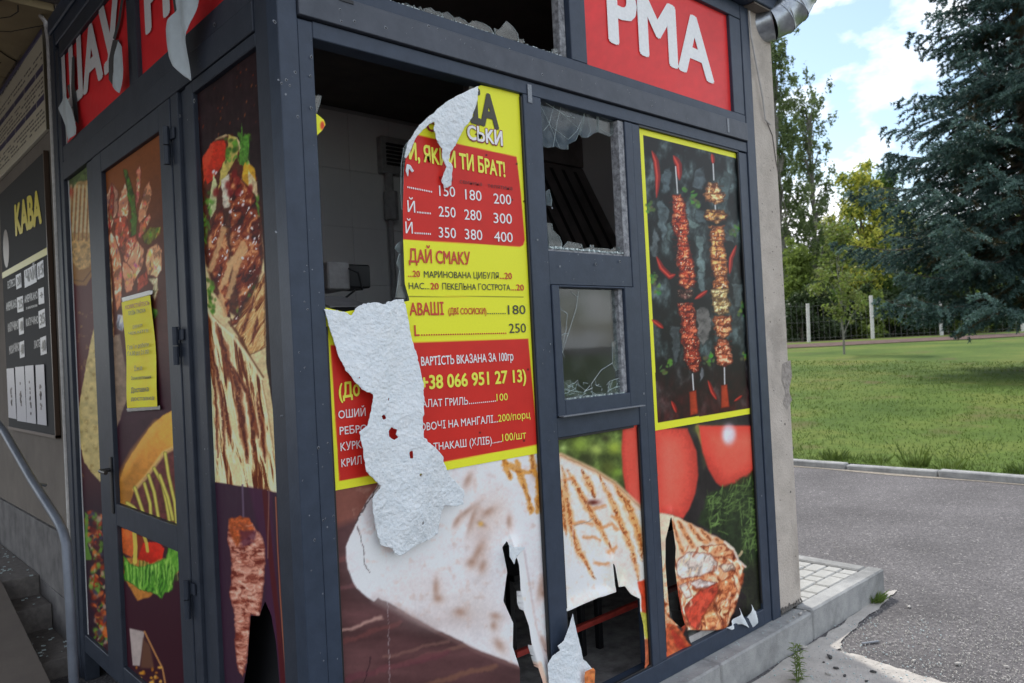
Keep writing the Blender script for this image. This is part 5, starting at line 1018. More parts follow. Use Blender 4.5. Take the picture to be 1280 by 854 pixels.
G1 = (140, 140, 146); wl = ink('price_label_pale', G1, GL)
def lab(x0, y0, x1, y1, h, m=None):
    a = lf(x0, y0, mo_-.002); b_ = lf(x1, y1, mo_-.002); c = lf(x0, y0-h, mo_-.002); H = c[1]-a[1]
    mb = MB(); X = mo_-.0022
    mb.add([(X, a[0], a[1]), (X, b_[0], b_[1]), (X, b_[0], b_[1]+H), (X, a[0], a[1]+H)], [(0, 1, 2, 3)]); return mb.build('price_label', m or wl, coffee)
def lt(b, A, B, h, c=(26, 26, 30), bold=.03): return text(b, 'left', mo_-.0030, A, B, h, c, coffee, GL, bold)
for (x0, y0, x1, y1, h, s_) in ((20.5, 362, 27, 359, 18, '20'), (47, 350, 55, 346, 21, '15'), (22, 391, 29.5, 389, 19, '25'), (24, 419, 30, 417, 20, '40'), (49, 411, 57, 408, 22, '35'), (25, 448, 31, 446, 20, '40'), (51, 444.5, 58.5, 442, 22, '40')):
    lab(x0, y0, x1, y1, h); lt(s_, (x0+1, y0-4), (x1-1, y1-4.5), h*.6)
lab(48.5, 381, 55.5, 379, 20); lt('+', (50, 375), (54, 373), 10)
lab(31, 360, 46, 352.5, 22); lt('ЧАЙ', (32, 354), (45, 347), 14)
for b_, A_, B_, h in (('ЕСПРЕСО', (10, 361), (20, 356.5), 9), ('АМЕРИКАНО', (8, 389), (21.5, 384), 10), ('КАПУЧИНО', (10.5, 415), (23.5, 411), 10), ('МОКАЧИНО', (12, 443), (24.5, 438), 10), ('АМЕРИКАНО', (31, 379), (47.5, 373), 9), ('КАПУЧИНО', (33, 408), (48.5, 404), 9), ('ЛАТЕ', (43, 436), (50.5, 433), 9), ('з молоком', (33, 387), (47, 383), 3.5)): tl_(b_, A_, B_, h, (100, 100, 104), .03)
for i, (x0, x1, yt, yb) in enumerate(((9, 18, 461, 524), (20, 31, 459, 528), (32.5, 43, 457.5, 530), (46, 56.5, 456.5, 532))):
    q = [lf(x0, yt, mo_), lf(x1, yt-1, mo_), lf(x1+3.5, yb, mo_), lf(x0+2.5, yb-2, mo_)]
    mb = MB(); X = mo_-.004-.001*i; mb.add([(X, a, b_) for a, b_ in q]+[(X+.001, a, b_) for a, b_ in q], [(0, 1, 2, 3), (7, 6, 5, 4), (0, 4, 5, 1), (1, 5, 6, 2), (2, 6, 7, 3), (3, 7, 4, 0)]); o = mb.build('price_leaflet', wl, coffee)
    cy_, cz_ = np.mean(q, 0); mb = MB(); 
    for k in range(14): a, r_ = rnd.uniform(0, 6.3), rnd.uniform(0, .07); yy, zz = cy_+r_*.3*math.cos(a), cz_+r_*1.6*math.sin(a)-.02; mb.box(X-.0015, X-.0005, yy-.012, yy+.012, zz-.008, zz+.008)
    tag(mb.build('faint_picture', ink('leaflet_ink', (60, 50, 52), 1.8), coffee), kind='stuff')
cup = MB()
for k in range(16):
    a = k/16*2*math.pi; cup.add([(mo_-.002, 4.05, 2.46), (mo_-.002, 4.05+.10*math.cos(a), 2.46+.13*math.sin(a)), (mo_-.002, 4.05+.10*math.cos(a+.4), 2.46+.13*math.sin(a+.4))], [(0, 1, 2)])
cup.build('coffee_cup_picture', ink('cup_brown', (84, 68, 56), 1.6), coffee)
# steps and ramp along the shop wall
steps = empty('entrance_steps', (-.2, 2.7, 0), 'narrow worn stone steps rising along the shop wall behind the handrail', 'steps')
for i, (y0, y1, z1) in enumerate(((2.62, 3.22, .10), (3.22, 3.52, .24), (3.52, 5, .36))):
    mb = MB(); mb.box(-.182, .017, y0+.001, 7.5, (-.05, .08, .22)[i], z1, .004); mb.build('step', M['step'], steps)
mb = MB(); V = [(-.185, 1.9, .0), (-.185, 3.5, .365), (-.185, 7.5, .44), (-1.5, 1.9, .0), (-1.5, 3.5, .365), (-1.5, 7.5, .44), (-.185, 7.5, -.1), (-1.5, 7.5, -.1), (-.185, 1.9, -.1), (-1.5, 1.9, -.1), (-.185, 3.5, -.1), (-1.5, 3.5, -.1)]
mb.add(V, [(0, 3, 4, 1), (1, 4, 5, 2), (0, 1, 10, 8), (1, 2, 6, 10), (3, 9, 11, 4), (4, 11, 7, 5), (0, 8, 9, 3), (2, 5, 7, 6)]); tag(mb.build('concrete_ramp', M['ramp']), kind='structure')
mb = MB()
for i in range(60): x, y = rnd.uniform(-.17, .0), rnd.uniform(2.7, 4.6); z = .102 if y < 3.2 else .242 if y < 3.5 else .362; s_ = rnd.uniform(.003, .012); mb.box(x, x+s_*1.6, y, y+s_, z, z+s_*.5)
tag(mb.build('glass_crumbs', M['glassedge']), 'scattered crumbs of broken glass on the entrance steps', 'debris', None, 'stuff')
# handrail
xr = -.40
A1 = lf(-40, 480, xr); A2 = lf(6, 541, xr); A3 = lf(72, 650, xr); A4 = lf(83, 680, xr); A5 = lf(88, 760, xr)
mb = MB(); pts = [(xr, *lf(-60, 455, xr)), (xr, *A2), (xr, *lf(40, 600, xr)), (xr, *A3), (xr, *lf(79, 664, xr)), (xr, *A4), (xr, *A5), (xr, A5[0]-.01, .0)]
mb.tube(pts, .0155, 14); hr = mb.build('handrail', M['rail'], None, True); tag(hr, 'worn grey-blue pipe handrail bending down beside the kiosk door', 'handrail')
mb = MB(); p0 = lf(40, 600, xr); mb.tube([(xr, p0[0], p0[1]), (xr+.02, p0[0]+.01, p0[1]-.02), (xr+.05, p0[0]+.02, p0[1]-.03)], .006, 8); mb.build('wall_bracket', M['rail'], hr)
mb = MB(); mb.tube([(xr, 3.4, 1.75), (xr, 3.4, .3)], .012, 10); mb.build('post', M['rail'], hr)
# ================================================================== THINGS INSIDE AND ON THE KIOSK
def bk(px, py, y): return fr(px, py, y)
def boxthing(name, px0, py0, px1, py1, y, dep, m, label, cat, b=.004):
    a, c = bk(px0, py1, y), bk(px1, py0, y); mb = MB(); mb.box(a[0], c[0], y, y+dep, a[1], c[1], b); o = mb.build(name, M[m]); return tag(o, label, cat), a, c
ct = empty('counter', (.1, .5, .15), 'dark counter with a black tray just inside the torn menu window', 'counter')
mb = MB(); mb.box(.10, .98, .30, .92, 1.70, 1.74, .004); mb.build('worktop', M['hood'], ct)
mb = MB(); mb.box(.10, .14, .31, .90, .153, 1.698); mb.build('side_panel', M['black'], ct); mb = MB(); mb.box(.94, .97, .31, .90, .153, 1.698); mb.build('side_panel', M['black'], ct)
mb = MB(); mb.box(.14, .94, .86, .89, .153, 1.698); mb.build('back_panel', M['black'], ct)
a = fr(405, 366, .5); b_ = fr(470, 390, .5)
tr = empty('black_tray', (.35, .5, 1.74), 'black plastic tray with a raised lid on the counter', 'tray'); mb = MB(); mb.box(a[0], b_[0], .42, .64, 1.741, 1.79, .004); mb.build('base', M['black'], tr); mb = MB(); mb.add([(a[0], .46, 1.79), (b_[0]-.03, .46, 1.79), (b_[0]-.05, .66, 1.845), (a[0], .66, 1.845), (a[0], .46, 1.796), (b_[0]-.03, .46, 1.796), (b_[0]-.05, .66, 1.851), (a[0], .66, 1.851)], [(0, 1, 2, 3), (7, 6, 5, 4), (0, 4, 5, 1), (1, 5, 6, 2), (2, 6, 7, 3), (3, 7, 4, 0)]); mb.build('lid', M['device'], tr)
dv = empty('fiscal_terminal', (.4, .75, 1.74), 'small grey box terminal with a cable on the counter', 'terminal')
a = fr(411, 362, .72); b_ = fr(437, 328, .72); c_ = fr(466, 330, .72)
mb = MB(); mb.box(a[0], b_[0], .72, .90, a[1], b_[1], .006); mb.build('body', M['device'], dv)
mb = MB(); mb.box(b_[0]+.003, c_[0], .74, .90, a[1]+.012, b_[1]-.004, .006); mb.build('display', M['black'], dv)
k = fr(438, 335, .70); mb = MB(); mb.tube([(k[0], .715, k[1]), (k[0]+.03, .69, k[1]-.02), (k[0]+.045, .69, k[1]-.09), (k[0]+.03, .72, a[1]), (k[0]-.10, .70, 1.80)], .0045, 6); mb.build('cable', M['black'], dv)
vb = empty('wall_vent_box', (1.3, 2.4, 2.6), 'pale box with a black louvre high on the inside wall', 'vent box')
a = fr(476, 216, 2.38); b_ = fr(520, 178, 2.38)
mb = MB(); mb.box(a[0], b_[0], 2.36, 2.42, a[1], b_[1], .005); mb.build('housing', M['device'], vb)
a2 = fr(483, 206, 2.36); b2 = fr(512, 182, 2.36)
for i in range(6): z = a2[1]+(b2[1]-a2[1])*i/6; mb = MB(); mb.box(a2[0], b2[0], 2.345, 2.359, z, z+(b2[1]-a2[1])/6-.01, .002); mb.build('slat', M['black'], vb)
mb = MB(); k = fr(487, 217, 2.36); mb.tube([(k[0], 2.37, k[1]), (k[0], 2.37, k[1]-.12), (k[0], 2.36, k[1]-.13), (k[0], 2.36, k[1]-.32)], [.03, .03, .05, .05], 10); mb.tube([(k[0], 2.38, k[1]-.32), (k[0]+.02, 2.38, .4)], .02, 8); mb.build('duct_pipe', M['device'], vb)
wiring = MB(); wiring.tube([(.12, 1.0, 3.2), (.6, .6, 3.24), (1.2, .35, 3.25)], .008, 6); tag(wiring.build('ceiling_cable', M['cable']), 'slack cable under the dark kiosk ceiling', 'cable')
# extraction hood
hd = empty('exhaust_hood', (1.9, 1.2, 2.2), 'sooty steel extraction hood with slanting black slots behind the upper middle window', 'hood')
HA = Vector((1.72, 1.16, 2.72)); HB = Vector((2.61, 1.16, 2.72)); HC = Vector((2.61, .85, 2.12)); HD = Vector((1.72, .85, 2.12))
mb = MB(); mb.add([tuple(HA), tuple(HB), tuple(HC), tuple(HD)]+[tuple(v+Vector((0, .02, -.0))+Vector((0, .03, -.03))) for v in (HA, HB, HC, HD)], [(0, 1, 2, 3), (4, 7, 6, 5), (0, 4, 5, 1), (2, 6, 7, 3), (0, 3, 7, 4), (1, 5, 6, 2)]); mb.build('filter_panel', M['hood'], hd)
mb = MB(); mb.box(1.72, 2.61, 1.15, 1.23, 2.725, 3.26, .003); mb.build('flue_panel', M['hood'], hd); mb = MB(); mb.box(1.72, 2.61, .80, .848, 2.07, 2.14, .003); mb.build('front_lip', M['hood'], hd)
nrm = Vector((0, -.888, .459)); nrm = nrm if nrm.y < 0 else -nrm
for i in range(8):
    x = 1.76+i*.105; p = HA+(HD-HA)*.06; q = HA+(HD-HA)*.95; mb = MB(); n = nrm*.003
    mb.add([tuple(Vector((x, p.y, p.z))+n), tuple(Vector((x+.03, p.y, p.z))+n), tuple(Vector((x+.03, q.y, q.z))+n), tuple(Vector((x, q.y, q.z))+n)], [(0, 1, 2, 3)]); mb.build('slot', M['slot'], hd)
# red-legged table seen through the lower holes
tb = empty('red_bench', (1.6, .5, .15), 'red-railed bench seen through the holes in the lower window prints', 'bench')
mb = MB(); mb.box(1.15, 2.45, .385, .41, .30, .325, .002); mb.build('rail', M['redpaint'], tb); mb = MB(); mb.box(1.15, 2.45, .38, .78, .62, .65, .003); mb.build('seat', M['black'], tb)
for x in (1.18, 1.62, 1.74, 2.42): mb = MB(); mb.box(x-.014, x+.014, .43, .46, .153, .618, .002); mb.build('leg', M['black'], tb)
sl_ = lf(322, 800, .36)
bs = empty('red_leg_stool', (.42, .9, .15), 'dark red stool leg showing through the torn side print', 'stool')
for dx, dy in ((0, 0), (.25, 0), (0, .25), (.25, .25)): mb = MB(); mb.box(.45+dx, .48+dx, .75+dy, .78+dy, .153, .83, .002); mb.build('leg', M['redpaint'], bs)
mb = MB(); mb.box(.34, .37, sl_[0]-.03, sl_[0]+.03, .153, .831, .002); mb.build('leg', M['redpaint'], bs)
mb = MB(); mb.box(.33, .75, min(.73, sl_[0]-.04), 1.05, .832, .86, .004); mb.build('seat', M['redpaint'], bs)
# ---- broken glass
def shard(pts, plane='front', y=.034, m='glass', t=.004, parent=None, edge=True):
    conv = fr if plane == 'front' else lf; q = [conv(*p, y) for p in pts]; n = len(q)
    mb = MB(); V = [(a, y, b_) for a, b_ in q]+[(a, y+t, b_) for a, b_ in q]
    mb.add(V, [tuple(range(n)), tuple(range(2*n-1, n-1, -1))], 0)
    mb.add(V, [(i, (i+1) % n, n+(i+1) % n, n+i) for i in range(n)], 1)
    return mb.build('glass_shard', [M[m], M['glassedge']], parent or kiosk)
U = lambda *p: Q(670, 110, .2692, *p)
for pts in (U((22, 40), (90, 60), (150, 80), (225, 105), (222, 150), (205, 200), (185, 245), (150, 262), (150, 285), (120, 285), (95, 272), (60, 278), (30, 272)), U((227, 106), (285, 130), (285, 205), (262, 215), (240, 232), (215, 230), (205, 215), (223, 160)), U((290, 132), (375, 160), (372, 200), (340, 225), (290, 205)), U((48, 480), (62, 470), (75, 520), (72, 548), (52, 545)), U((52, 625), (75, 630), (80, 660), (110, 690), (122, 720), (120, 745), (62, 748)),
            U((130, 735), (150, 712), (212, 725), (218, 745), (130, 748)), U((225, 745), (252, 740), (255, 728), (268, 728), (270, 742), (330, 745), (350, 752), (365, 740), (385, 738), (400, 765), (405, 778), (230, 765))): shard(pts, m='glass_dirty')
T = lambda *p: Q(440, 0, .2344, *p)
for i, pts in enumerate((T((270, 20), (290, 15), (325, 35), (332, 12), (345, 40), (365, 20), (380, 45), (390, 62), (270, 40)), T((385, 45), (420, 40), (445, 60), (470, 50), (490, 80), (440, 75), (385, 62)), T((480, 70), (510, 62), (545, 95), (545, 110), (490, 95)), T((545, 95), (570, 90), (600, 105), (625, 115), (640, 100), (660, 98), (700, 110), (735, 130), (760, 165), (640, 140), (560, 115)), T((760, 150), (785, 160), (825, 112), (860, 130), (885, 165), (892, 205), (830, 200), (770, 178)), T((890, 208), (915, 210), (922, 228), (885, 222)), T((1068, 262), (1090, 258), (1098, 275), (1070, 278)))): shard([(x, y+3 if j > 2 else y) for j, (x, y) in enumerate(pts)], m='glass_dirty')
mg = [(506, 300), (500, 302), (496, 306), (494, 311), (500, 317), (498, 322), (496, 330), (500, 337), (498, 350), (495, 372), (512, 373)]
shard(mg, y=.028, m='glass_dirty'); shard([(509, 178), (506, 190), (505, 215), (504, 260), (502.5, 262), (501.5, 240), (502, 205), (505, 185)], y=.028, m='glass_dirty')
shard([(391, 141), (393, 140), (393, 121), (398, 118), (402, 120), (400, 130), (396, 142)], y=.02, m='glass_dirty')
# cracked pane of the serving window
pane = MB(); pane.box(1.1145, 1.484, .030, .034, 1.4005, 1.8355); pn = pane.build('cracked_pane', M['glass'], kiosk)
W_ = lambda *p: Q(660, 280, .3514, *p)
def cracks(lines, y, parent, w_=.0009):
    mb = MB()
    for pts in lines: mb.tube([(a, y, b_) for a, b_ in [fr(*p, y) for p in pts]], w_, 4)
    return tag(mb.build('crack_lines', M['glassedge'], parent), kind='stuff')
cl = [W_((110, 300), (140, 320), (135, 380), (125, 420), (118, 470)), W_((180, 235), (172, 300), (150, 370), (130, 430), (118, 475)), W_((112, 290), (125, 310), (140, 318)), W_((125, 560), (150, 580), (140, 610)), W_((150, 560), (165, 600)), W_((175, 565), (170, 585), (140, 600)), W_((230, 610), (225, 570), (260, 520), (300, 495)), W_((235, 550), (245, 575), (260, 580)), W_((290, 560), (320, 550), (345, 560)), W_((290, 590), (330, 575), (350, 570)), W_((300, 560), (285, 600)),
      W_((115, 400), (130, 390), (145, 392)), W_((130, 475), (118, 440)), W_((325, 240), (330, 420), (345, 600)), W_((318, 250), (312, 330), (326, 420)), W_((150, 240), (178, 262)), W_((280, 600), (310, 580), (350, 590)), W_((125, 590), (200, 600), (220, 575)), W_((120, 500), (124, 560), (128, 610))]
for i in range(26):
    x, y = W_((rnd.uniform(120, 350), rnd.uniform(565, 612)))[0]; cl.append([(x, y), (x+rnd.uniform(-5, 5), y+rnd.uniform(-6, 4)), (x+rnd.uniform(-7, 7), y+rnd.uniform(-3, 6))])
cracks(cl, .0288, pn)
for pts in (W_((122, 615), (125, 560), (150, 555), (175, 572), (168, 590), (200, 600), (230, 598), (230, 612)), W_((232, 612), (232, 600), (285, 598), (290, 560), (330, 548), (352, 556), (352, 600), (290, 612)), W_((300, 420), (318, 414), (328, 425), (326, 515), (312, 522), (302, 500))): shard(pts, y=.0262, m='glass_dirty', t=.003)
uc = [U((25, 90), (60, 160), (110, 280)), U((90, 60), (60, 170), (35, 200)), U((230, 110), (190, 200), (150, 240), (60, 170)), U((95, 100), (140, 130), (180, 140), (160, 125)), U((240, 140), (255, 200), (240, 228)), U((30, 60), (110, 110), (200, 190)), U((120, 70), (100, 150), (80, 275)), U((290, 140), (300, 190), (345, 215))]
cracks(uc, .0335, kiosk, .0007)
gr = MB()
for i in range(150):
    x = rnd.uniform(1.09, 1.53); z = 1.9865; s_ = rnd.uniform(.002, .008); gr.box(x, x+s_, .01+rnd.uniform(0, .03), .014+s_+.02, z, z+s_*rnd.uniform(.4, 1.6))
for i in range(110):
    x = rnd.uniform(.35, 1.22); s_ = rnd.uniform(.002, .007); gr.box(x, x+s_, .012, .02+s_, 2.7525, 2.7525+s_)
for i in range(60):
    x = rnd.uniform(1.12, 1.48); s_ = rnd.uniform(.002, .007); gr.box(x, x+s_, .0, .008+s_, 1.4002, 1.4002+s_)
tag(gr.build('glass_crumbs', M['glassedge'], kiosk), kind='stuff')
# dirty lip at the foot of the right pane
member('window_frame', 1.682, 2.498, .030, .060, .2315, .262, 'cable', .001)
mb = MB(); mb.box(1.682, 2.498, .040, .045, .262, .50); mb.build('lower_pane', M['glass'], kiosk)
# ---- shrapnel scars on the metal
sc_ = MB()
def scar(x, z, y, r, plane='front', hole=False):
    n = 7; a0 = rnd.random()*6
    ring = [(r*rnd.uniform(.6, 1.2)*math.cos(a0+k*2*math.pi/n), r*rnd.uniform(.6, 1.3)*math.sin(a0+k*2*math.pi/n)) for k in range(n)]
    def P3(u, v, d): return (x+u, y-d, z+v) if plane == 'front' else (y-d, x-u, z+v)
    V = [P3(u, v, .0004) for u, v in ring]; sc_.add(V, [tuple(range(n))], 0 if not hole else 0)
    if hole:
        V = [P3(u*.62+.0004, v*.62-.0006, .0009) for u, v in ring]; sc_.add(V, [tuple(range(n))], 1)
def scp(px, py, r=.004, hole=True, y=None):
    yy = y if y is not None else 0; a = fr(px, py, yy); scar(a[0], a[1], yy, r, 'front', hole)
for p in ((425, 12), (427, 27), (443, 27), (482, 35), (536, 33), (576, 50), (666, 75), (678, 93), (703, 90), (745, 105), (787, 117), (815, 133), (846, 143), (905, 158), (547, 37), (637, 62), (727, 100)): scp(*p, r=rnd.uniform(.004, .007), y=-.010)
for p in ((362, 107), (358, 100), (343, 27), (352, 104), (369, 90), (389, 71), (388, 95), (389, 135), (348, 100), (357, 118), (372, 146), (398, 560), (393, 675), (688, 430), (672, 300), (807, 518), (805, 492), (947, 300), (950, 455), (952, 620), (812, 600), (822, 594), (700, 333), (745, 330), (775, 327), (690, 260), (693, 540), (345, 290), (352, 520)): scp(*p, r=rnd.uniform(.003, .006), y=0, hole=rnd.random() < .7)
for i in range(120):
    q = rnd.random(); h = rnd.random() < .8; r = rnd.uniform(.001, .0036)
    if q < .25: scar(rnd.uniform(.08, 2.55), rnd.uniform(2.622, 2.70), -.010, r, 'front', h)
    elif q < .45: scar(rnd.uniform(.004, .058), rnd.uniform(.7, 3.2), 0, r, 'front', h)
    elif q < .6: scar(rnd.uniform(.068, .108), rnd.uniform(.7, 2.55), .003, r, 'front', h)
    elif q < .7: scar(rnd.uniform(.985, 1.065), rnd.uniform(.4, 2.5), .003, r, 'front', h)
    elif q < .78: scar(rnd.uniform(1.635, 1.675), rnd.uniform(.4, 2.5), .006, r, 'front', h)
    elif q < .9: scar(rnd.uniform(2.585, 2.655), rnd.uniform(.4, 3.2), 0, r, 'front', h)
    else: scar(rnd.uniform(1.08, 1.57), rnd.uniform(1.85, 1.97), .006, r, 'front', h)
for i in range(80):
    q = rnd.random(); h = rnd.random() < .8; r = rnd.uniform(.001, .0038)
    if q < .3: scar(rnd.uniform(.3, 2.4), rnd.uniform(2.61, 2.69), -.003, r, 'left', h)
    elif q < .5: scar(rnd.uniform(.3, 2.4), rnd.uniform(2.71, 2.77), .001, r, 'left', h)
    elif q < .65: scar(rnd.uniform(.675, .73), rnd.uniform(.7, 2.55), .004, r, 'left', h)
    elif q < .8: scar(rnd.uniform(.81, .865), rnd.uniform(.7, 2.55), -.002, r, 'left', h)
    elif q < .9: scar(rnd.uniform(1.775, 1.89), rnd.uniform(.5, 2.5), -.006, r, 'left', h)
    else: scar(rnd.uniform(.885, .985), rnd.uniform(.7, 2.5), -.006, r, 'left', h)
for x, y, s_ in ((195, 146, .008), (243, 126, .010), (268, 31, .009), (225, 145, .006)):
    a = lf(x, y, -.003); scar(a[0], a[1], -.003, s_, 'left', True)
tag(sc_.build('shrapnel_scars', [M['chip'], M['hole']], kiosk), kind='stuff')
# scars + holes on stucco, peeled sealant
st_ = MB(); sc_ = st_
for p in ((966, 75), (975, 92), (963, 213), (976, 205), (962, 155), (985, 322), (981, 530), (988, 615), (974, 400), (984, 345), (965, 265), (992, 560), (982, 470), (968, 190)): a = fr(*p, .004); scar(a[0], a[1], .0035, rnd.uniform(.004, .009), 'front', True)
for i in range(46): scar(rnd.uniform(2.68, 2.88), rnd.uniform(.3, 3.2), .0035, rnd.uniform(.0015, .005), 'front', rnd.random() < .6)
dg = mat('stucco_pit_pale', (.22, .20, .18), .95); tag(st_.build('pock_marks', [dg, M['hole']], sw), kind='stuff')
patch = [fr(*p, .003) for p in ((978, 455), (988, 450), (990, 470), (986, 488), (990, 500), (984, 512), (979, 505), (982, 490), (977, 475))]
mb = MB(); mb.add([(a, .0025, b_) for a, b_ in patch], [tuple(range(9))]); mb.build('scraped_patch', mat('scraped_render', (.32, .285, .255), .95, 0, 40, .4, .6, 80), sw)
mb = MB(); pp = [(936, 14), (939, 45), (946, 90), (953, 125), (957, 150), (962, 156)]
mb.tube([(a, -.012+.004*math.sin(i*2), b_) for i, (a, b_) in enumerate([fr(*p, -.01) for p in pp])], .005, 6); tag(mb.build('loose_cable', M['cable']), 'pale cable peeling off the stucco end wall near the top', 'cable')
mb = MB(); pp = [(958, 150), (966, 170), (970, 200), (976, 230), (981, 255), (982, 262)]
mb.tube([(a, .001, b_) for a, b_ in [fr(*p, 0) for p in pp]], .0022, 5); mb.build('crack', M['sand'], sw)
# galvanised duct elbow
du_ = empty('duct_elbow', (2.9, .2, 3.3), 'segmented galvanised duct elbow sticking out beside the roof edge', 'duct')
cpx = [(940, 45), (962, 32), (978, 24), (990, 13), (998, -2), (1001, -20), (1001, -60)]
W3 = [Vector(atd(x, y-3, 4.15)) for x, y in cpx]; W3[0] = Vector((2.80, W3[1].y+.1, W3[1].z-.02))
for i in range(len(W3)-1):
    mb = MB(); d = (W3[i+1]-W3[i]).normalized(); mb.tube([W3[i]-d*.01, W3[i]+d*.001, W3[i+1]-d*.001, W3[i+1]+d*.01], [.100, .096, .096, .100], 28, cap=False); mb.build('duct_segment', M['zinc'], du_, True)
# ---- rubble and weeds by the kerb
def chunk(name, p, s, m, lab_, cat, group=None, z=.006):
    bm = bmesh.new(); bmesh.ops.create_icosphere(bm, subdivisions=1, radius=1); h = rnd.uniform(.35, .6)
    for v in bm.verts: f = rnd.uniform(.7, 1.2); v.co = Vector((v.co.x*s*f*rnd.uniform(.9, 1.5), v.co.y*s*f*.7, v.co.z*s*h*f+s*h*.7))
    me = bpy.data.meshes.new(name); bm.to_mesh(me); bm.free(); me.materials.append(M[m] if isinstance(m, str) else m)
    o = bpy.data.objects.new(name, me); COL.objects.link(o); o.location = (p[0], p[1], z); o.rotation_euler = (0, 0, rnd.uniform(0, 6.3)); return tag(o, lab_, cat, group)
dkst = mat('dark_rubble', (.07, .068, .066), .9, 0, 60, .3); lst = mat('pale_rubble', (.45, .43, .40), .9, 0, 60, .2)
for (x, y, s_, m) in ((1037, 824, .018, dkst), (1045, 838, .014, dkst), (1091, 842, .016, dkst), (1056, 847, .010, dkst), (1030, 830, .008, dkst), (1083, 854, .01, dkst)): chunk('rubble_chunk', gd(x, y), s_, m, 'small dark rubble chunk lying on the pale concrete apron', 'rubble', 'dark rubble on the apron')
for (x, y, s_) in ((1005, 812, .022), (1136, 760, .014), (1198, 832, .014), (1258, 835, .012), (1275, 805, .007), (1142, 828, .010), (1035, 845, .014)): chunk('rubble_chunk', gd(x, y), s_, lst, 'small pale stone chip lying on the ground near the kerb', 'rubble', 'pale stone chips on the ground')
a = gd(1088, 805); mb = MB(); mb.box(-.05, .05, -.006, .006, 0, .008, .002); o = mb.build('metal_strip', M['chip']); o.location = (a[0], a[1], .004); o.rotation_euler = (0, 0, -.55); tag(o, 'short shiny metal strip lying on the asphalt by the apron', 'scrap')
mb = MB()
for i in range(2600):
    q = rnd.random(); x, y = gd(rnd.uniform(990, 1300), rnd.uniform(770, 860)) if q < .6 else gd(rnd.uniform(1000, 1300), rnd.uniform(640, 860))
    if y > -.10 and x < 3.8: continue
    s_ = rnd.uniform(.001, .0045); mb.box(x, x+s_*1.5, y, y+s_, .0, s_+.004, 0)
tag(mb.build('loose_grit', lst), 'fine pale grit scattered over the asphalt by the kiosk', 'grit', None, 'stuff')
grass_m = leafmat('weed_green', (.10, .17, .035), (.22, .30, .07), .3, 30)
def blades(name, cx, cy, n, spread, h, z0=.0, wd=.004, lean=.5, m=grass_m, parent=None):
    V = np.zeros((n, 4, 3)); a = nrs.uniform(0, 2*np.pi, n); r = spread*np.sqrt(nrs.rand(n)); x = cx+r*np.cos(a); y = cy+r*np.sin(a); hh = h*nrs.uniform(.4, 1.1, n); b_ = nrs.uniform(0, 2*np.pi, n); l = lean*hh*nrs.rand(n)
    dx, dy = np.cos(b_)*wd, np.sin(b_)*wd; lx, ly = np.cos(a+nrs.uniform(-.8, .8, n))*l, np.sin(a+nrs.uniform(-.8, .8, n))*l
    V[:, 0] = np.stack([x-dx, y-dy, 0*x+z0], 1); V[:, 1] = np.stack([x+dx, y+dy, 0*x+z0], 1); V[:, 2] = np.stack([x+dx*.6+lx*.5, y+dy*.6+ly*.5, z0+hh*.65], 1); V[:, 3] = np.stack([x+lx, y+ly, z0+hh], 1)
    return quads(name, V, m, parent)
g1 = gd(1090, 752); o = blades('grass_tuft', g1[0], g1[1]-.01, 260, .05, .06, 0, .0035, 1.2); tag(o, 'bright green grass tuft at the foot of the platform kerb corner', 'grass tuft')
wp = gd(996, 852); weed = empty('weed_plant', (wp[0], wp[1], 0), 'tall leafy green weed growing from the crack below the kerb joint', 'weed')
for s_i in range(4):
    bx, by = wp[0]+rnd.uniform(-.025, .025), wp[1]+rnd.uniform(-.02, .02); lean = (rnd.uniform(-.04, .04), rnd.uniform(-.03, .03)); H = rnd.uniform(.17, .25)
    mb = MB(); mb.tube([(bx, by, 0), (bx+lean[0]*.5, by+lean[1]*.5, H*.55), (bx+lean[0], by+lean[1], H)], [.0022, .0018, .001], 5); mb.build('stem', grass_m, weed)
    V = []
    for k in range(26):
        t = (k+1)/26; a = k*2.4; px_, py_, pz = bx+lean[0]*t, by+lean[1]*t, H*t; L_ = rnd.uniform(.025, .050); d = Vector((math.cos(a), math.sin(a), rnd.uniform(-.1, .7))).normalized(); s2_ = d.cross(Vector((0, 0, 1))).normalized()*.0042; p = Vector((px_, py_, pz))
        V.append([tuple(p), tuple(p+d*L_*.45+s2_), tuple(p+d*L_-Vector((0, 0, .006))), tuple(p+d*L_*.45-s2_)])
    o = quads('leaves', np.array(V), grass_m, weed); o['kind'] = 'stuff'

mb = MB()
for i in range(420):
    x, y = gd(rnd.uniform(940, 1180), rnd.uniform(775, 900))
    if y > -.092: continue
    s_ = rnd.uniform(.0015, .007); mb.box(x, x+s_, y, y+s_*rnd.uniform(.5, 1.5), .006, .008+s_*.4, 0)
for i in range(160): x = rnd.uniform(.2, 2.8); y = rnd.uniform(-.085, -.012); s_ = rnd.uniform(.001, .005); mb.box(x, x+s_, y, y+s_, .150, .1505+s_*.5, 0)
tag(mb.build('glass_crumbs', M['glassedge']), 'crumbs of broken glass strewn along the kerb and apron under the kiosk', 'debris', None, 'stuff')
for k, (x, y, s_) in enumerate(((992, 772, .010), (1000, 768, .014), (985, 777, .007), (1006, 764, .008))): 
    a = gd(x, y, .155); chunk('render_crumb', a, s_, lst, 'crumb of broken render on the kerb at the foot of the stucco wall', 'rubble', 'render crumbs at the wall foot', .155)
